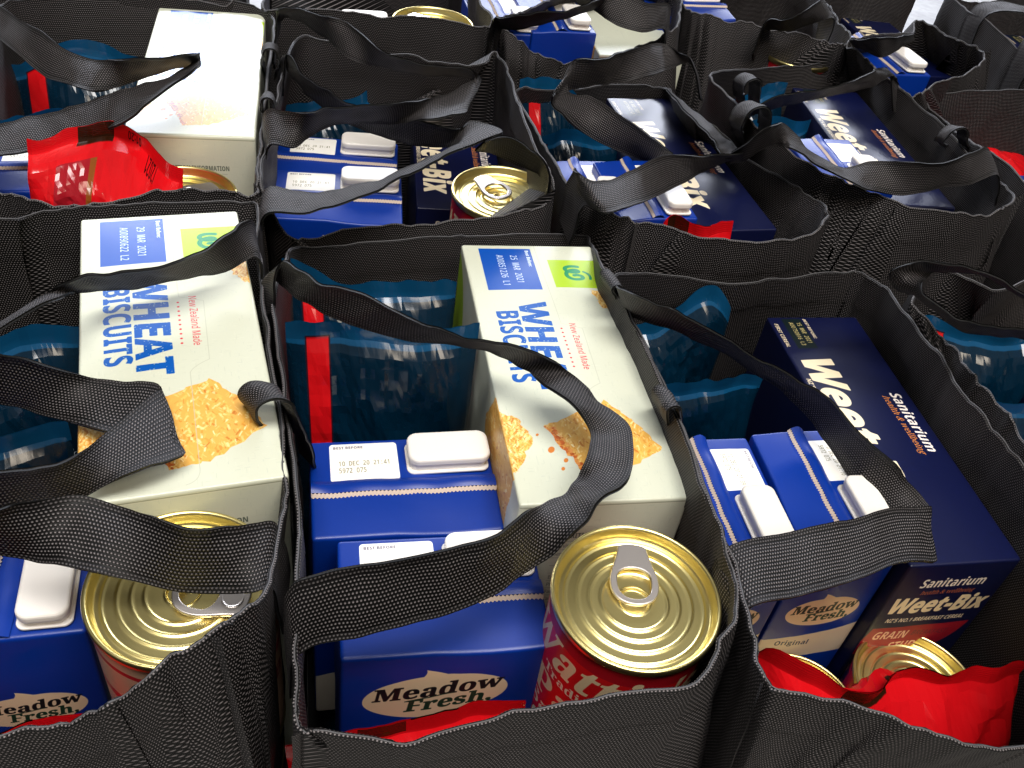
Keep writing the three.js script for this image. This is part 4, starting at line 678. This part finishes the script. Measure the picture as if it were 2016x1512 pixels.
bag('black bag with a bright-glaring carton and broad pale handle in the third row', rimPx([[1345, -25], [1450, -45], [1560, -40], [1615, -5], [1650, 40], [1674, 82], [1650, 86], [1622, 78], [1559, 65], [1480, 50], [1400, 36], [1350, 12]], 0.285), [0.37, 0.525, -1.0, -0.815], [
  sewn([[1508, 42, 1508, 62, 0.29, 1], [1540, 38, 1545, 60, 0.30, 1], [1580, 26, 1590, 50, 0.308, 1], [1610, 8, 1622, 34, 0.314, 1], [1622, 8, 1638, 36, 0.305, 1]], -0.003, 0.004),
  ], 12, [P(1674, 82, 0.285)]);
putMilk(milk('blue milk carton with white glare under the broad pale handle', 0), 'fr', 1452, 34, 0.266, false, 0.1);
tin('golden tin edge at the rim under the broad pale handle', [0.475, -0.845], 0.262, { tab: 1 });
bag('black bag with a carton and cereal box, right of the pale-lit handle', rimPx([[1668, 84], [1730, 70], [1797, 64], [1806, 38], [1870, 72], [1936, 105], [1912, 140], [1832, 172], [1798, 188], [1760, 164], [1706, 118]], 0.285), [0.56, 0.70, -0.92, -0.755], [
  sewn([[1672, 78, 1680, 90, 0.29, 1], [1690, 78, 1705, 100, 0.30, 1], [1728, 76, 1735, 112, 0.305, 1], [1765, 72, 1770, 96, 0.305, 1], [1798, 66, 1800, 78, 0.30, 1]], null, null),
  ], 13, [P(1936, 105, 0.285)]);
putMilk(milk('blue milk carton beside the cereal box right of the pale-lit handle', 0), 'fr', 1835, 149, 0.26, true, 0.05);
atCorner(weetBox('dark cereal box beside the carton right of the pale-lit handle', 0.06, 0.16, 0.235, 0), 0.06, 0.235, 0.16, 'fr', 1885, 152, 0.245, 0.05);
// rows behind, seen over the rims
const back = [
  [0.53, 0.68, -1.20, -0.99, 0.285, 14, 'black bag with red packets behind the broad handle'],
  [0.705, 0.86, -0.98, -0.75, 0.285, 15, 'black bag with long grey wall beside the far carton'],
  [0.36, 0.52, -1.22, -1.02, 0.285, 17, 'black bag behind the one with the broad pale handle'],
  [0.745, 0.91, -0.735, -0.50, 0.275, 19, 'black bag behind the thin upright loop'],
  [-0.25, -0.06, -1.07, -0.815, 0.285, 20, 'black bag behind the glaring pale box'],
];
for (const [x0, x1, z0, z1, y, s, label] of back) bag(label, rimBox(x0, x1, z0, z1, y, s, 0.012), [x0, x1, z0, z1], [
  [wp([x0 - 0.003, y - 0.05, z1 - 0.05], [x0 - 0.003, y - 0.05, z1 - 0.077]), wp([x0 - 0.002, y + 0.01, z1 - 0.05], [x0 - 0.002, y + 0.01, z1 - 0.077]), wp([x0 + 0.03, y + 0.025, z1 - 0.07], [x0 + 0.025, y + 0.022, z1 - 0.097]), wp([x0 + 0.06, y + 0.02, z1 - 0.1], [x0 + 0.045, y + 0.015, z1 - 0.122]), wp([x0 + 0.05, y + 0.02, z0 + 0.09], [x0 + 0.03, y + 0.02, z0 + 0.11]), wp([x0 - 0.002, y + 0.01, z0 + 0.06], [x0 - 0.002, y + 0.01, z0 + 0.087]), wp([x0 - 0.003, y - 0.05, z0 + 0.06], [x0 - 0.003, y - 0.05, z0 + 0.087])],
  ], s, []);
for (const [x0, x1, z0, z1, y, s, label] of back) {
  const name = label.replace('black bag ', '');
  const o = weetBox('dark cereal box in the bag ' + name, 0.06, 0.18, 0.24, s % 2); o.position.set(x1 - 0.042, 0.009, (z0 + z1) / 2 - 0.012);
  const m = milk('blue milk carton in the bag ' + name, s % 3); m.position.set(x0 + 0.045, 0.26 - MH, z1 - 0.085); m.rotation.y = -Math.PI / 2;
}
packet('red_packet', 'red packet standing in the bag behind the broad pale handle', redMat, 0.09, 0.12, 0.05, 49, [0.575, -1.03], 0.165, [-0.3, 0.2, 0.1], { wrinkle: 1.6 });
packet('red_packet', 'second red packet leaning in the bag behind the broad pale handle', redMat, 0.08, 0.12, 0.05, 50, [0.635, -1.02], 0.15, [-0.4, -0.2, 0], { wrinkle: 1.6 });
packet('red_packet', 'red packet in the bag by the long grey wall', redMat, 0.09, 0.2, 0.05, 51, [0.80, -0.93], 0.06, [-0.3, 0.2, 0], { wrinkle: 1.6 });

scene.traverse((o) => { if (o.isMesh) { o.castShadow = true; o.receiveShadow = true; } });
renderer.render(scene, camera);
